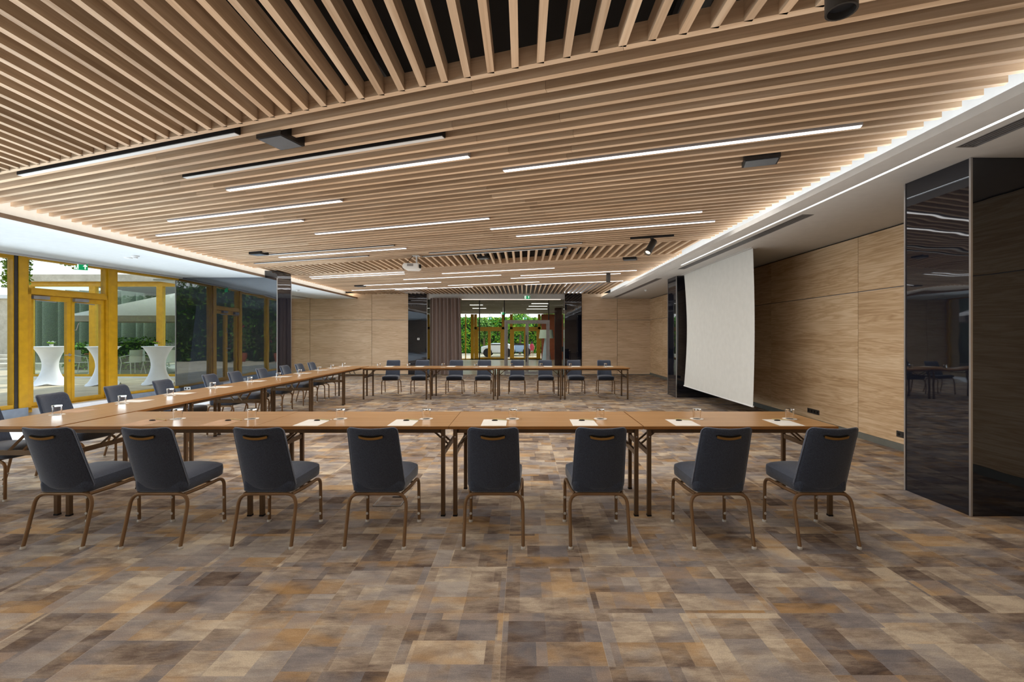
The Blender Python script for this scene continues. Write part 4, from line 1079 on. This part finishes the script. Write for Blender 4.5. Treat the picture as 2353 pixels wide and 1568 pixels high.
# hanging ivy
def ivy(x, y, zt, zb, w, n, seed, lb):
    e = empty('hanging_ivy', (x, y, zt), lb, 'plant', 'ivy hanging outside the facade')
    r0 = random.Random(seed); st = [(r0.uniform(-w, w), r0.uniform(-.15, .15), r0.uniform(.45, 1) * (zt - zb)) for _ in range(max(2, int(w * 14)))]
    b = MB()
    for sx, sy, L in st: b.tube([(sx, sy, 0.05), (sx + .03, sy, -L * .5), (sx, sy + .03, -L)], .003, 4)
    b.make('stem', M['trunk'], e)
    def fn(r):
        sx, sy, L = r.choice(st); return (sx + r.gauss(0, .025), sy + r.gauss(0, .03), -L * r.random())
    leaves(n, fn, .032, seed, M['leaf2'], 'leaves', e)
ivy(-10.09, 9.4, 3.3, 2.45, .16, 300, 1, 'ivy trailing outside just right of the first yellow post')
ivy(-9.95, 9.85, 3.3, 3.0, .2, 60, 5, 'thin ivy sprig outside above the left door leaf')
ivy(-10.0, 8.95, 3.3, 2.3, .2, 420, 2, 'ivy trailing outside at the left edge of the view')
ivy(-9.66, 9.93, 3.3, 2.75, .05, 60, 3, 'short ivy sprig outside beside the exit sign')
struct(MB().box(-11, -9.2, -7, 18, 3.35, 3.5).make('trim_10', M['concrete']))
# garden that the black column mirrors
hedge(-34, -11.0, -3.2, -1.6, 4.2, 'tall dark garden hedge outside beyond the left facade', 12000, 77, 'leaf', .11)
hedge(-36, -34.5, -3, 14, 3.8, 'tall hedge closing the far side of the patio', 7000, 78, 'leaf', .12)
for i, (x, y) in enumerate(((-12.6, -.7), (-14.6, -.7))):
    e = empty('flowering_shrub', (x, y, ZO), ['pink-flowering shrub in a pot by the garden hedge, nearer', 'pink-flowering shrub in a pot by the garden hedge, farther'][i], 'plant')
    MB().lathe([(.2, 0), (.28, .45), (.3, .5)], n=20, close=True).make('pot', M['terracotta'], e)
    leaves(600, lambda r: (r.uniform(-.4, .4), r.uniform(-.4, .4), .6 + 1.6 * r.random()), .06, 60 + i, M['leaf'], 'leaves', e)
    leaves(80, lambda r: (r.uniform(-.42, .42), r.uniform(-.42, .42), .8 + 1.4 * r.random()), .05, 70 + i, M['pink'], 'flowers', e)

# ------------------------------------------------------------------ light
W = bpy.data.worlds.new('sky'); S.world = W; W.use_nodes = True; nt = W.node_tree
bg = nt.nodes['Background']; tc = nt.nodes.new('ShaderNodeTexCoord'); sp = nt.nodes.new('ShaderNodeSeparateXYZ'); cr = nt.nodes.new('ShaderNodeValToRGB')
nt.links.new(tc.outputs['Generated'], sp.inputs[0]); nt.links.new(sp.outputs[2], cr.inputs[0]); nt.links.new(cr.outputs[0], bg.inputs[0])
cr.color_ramp.elements[0].color = (1.0, 0.99, 0.96, 1); cr.color_ramp.elements[0].position = 0.0
cr.color_ramp.elements[1].color = (0.62, 0.78, 1.0, 1); cr.color_ramp.elements[1].position = 0.7
bg.inputs[1].default_value = 1.5
def area(loc, rot, sx, sy, power, col, spec=0.0, spread=None):
    l = bpy.data.lights.new('lamp_light', 'AREA'); l.shape = 'RECTANGLE'; l.size = sx; l.size_y = sy; l.energy = power; l.color = col; l.specular_factor = spec
    if spread: l.spread = spread
    o = bpy.data.objects.new('lamp_light', l); COL.objects.link(o); o.visible_glossy = False; o.location = loc; o.rotation_euler = rot
    return o
sun = bpy.data.lights.new('sun', 'SUN'); sun.energy = 3.0; sun.angle = .02; sun.color = (1, .93, .82)
so = bpy.data.objects.new('sun', sun); COL.objects.link(so); so.rotation_euler = (math.radians(35), 0, math.radians(142))
# daylight entering through the facade, then an added uplight
area((-9.0, 6.5, 1.35), (0, -PI / 2 + .12, -FA), 1.9, 19, 520, (.82, .92, 1.0))
area((-4.8, 5.0, .5), (0, PI, 0), 1.6, 16, 240, (.60, .82, 1.0), 0, 1.7)  # added uplight without a real source, cools and brightens the slat undersides
# light of the linear lamps (one soft source per lit zone), then an added fill
area((-1.5, 5.6, 3.08), (0, 0, th), 8.5, 5.0, 280, (1, .94, .87))
area((-1.5, 12.5, 3.08), (0, 0, th), 8.5, 5.0, 270, (1, .95, .88))
area((-1.5, -2.5, 3.08), (0, 0, 0), 8.5, 6.0, 120, (1, .92, .83))  # added behind the camera to brighten the foreground floor, no lamps modelled there
# coves
area((3.22, 5.5, ZL + .07), (0, PI - .3, 0), .2, 25, 105, (.93, .97, 1.0))
area((-6.72, 5.5, ZL + .06), (0, PI + .3, 0), .2, 25, 120, (1, .86, .72))
# added upward fill standing in for light bounced off the floor
area((-1.6, 6.0, .9), (0, PI, 0), 9.5, 22.0, 400, (1, .95, .90), 0, 1.55)
# lobby
area((-1, 24, 2.9), (0, 0, 0), 5, 9, 120, (1, .96, .88))
# unseen fills added to brighten the interior of the opposite wing
area((-14, 15.4, 1.8), (-PI / 2 * -1, 0, PI), 9, 2.6, 160, (1, 1, .95))
area((-14, 18.2, 3.35), (0, 0, 0), 8, 3, 120, (1, 1, .95))

S.view_settings.view_transform = 'Standard'; S.view_settings.look = 'None'
S.view_settings.exposure = 0.0; S.view_settings.gamma = 1.0
cy = S.cycles
cy.use_denoising = True; cy.use_adaptive_sampling = True; cy.adaptive_threshold = 0.06; cy.adaptive_min_samples = 16
cy.max_bounces = 7; cy.diffuse_bounces = 3; cy.glossy_bounces = 3; cy.transmission_bounces = 6; cy.transparent_max_bounces = 10
cy.caustics_reflective = False; cy.caustics_refractive = False; cy.sample_clamp_indirect = 4.0
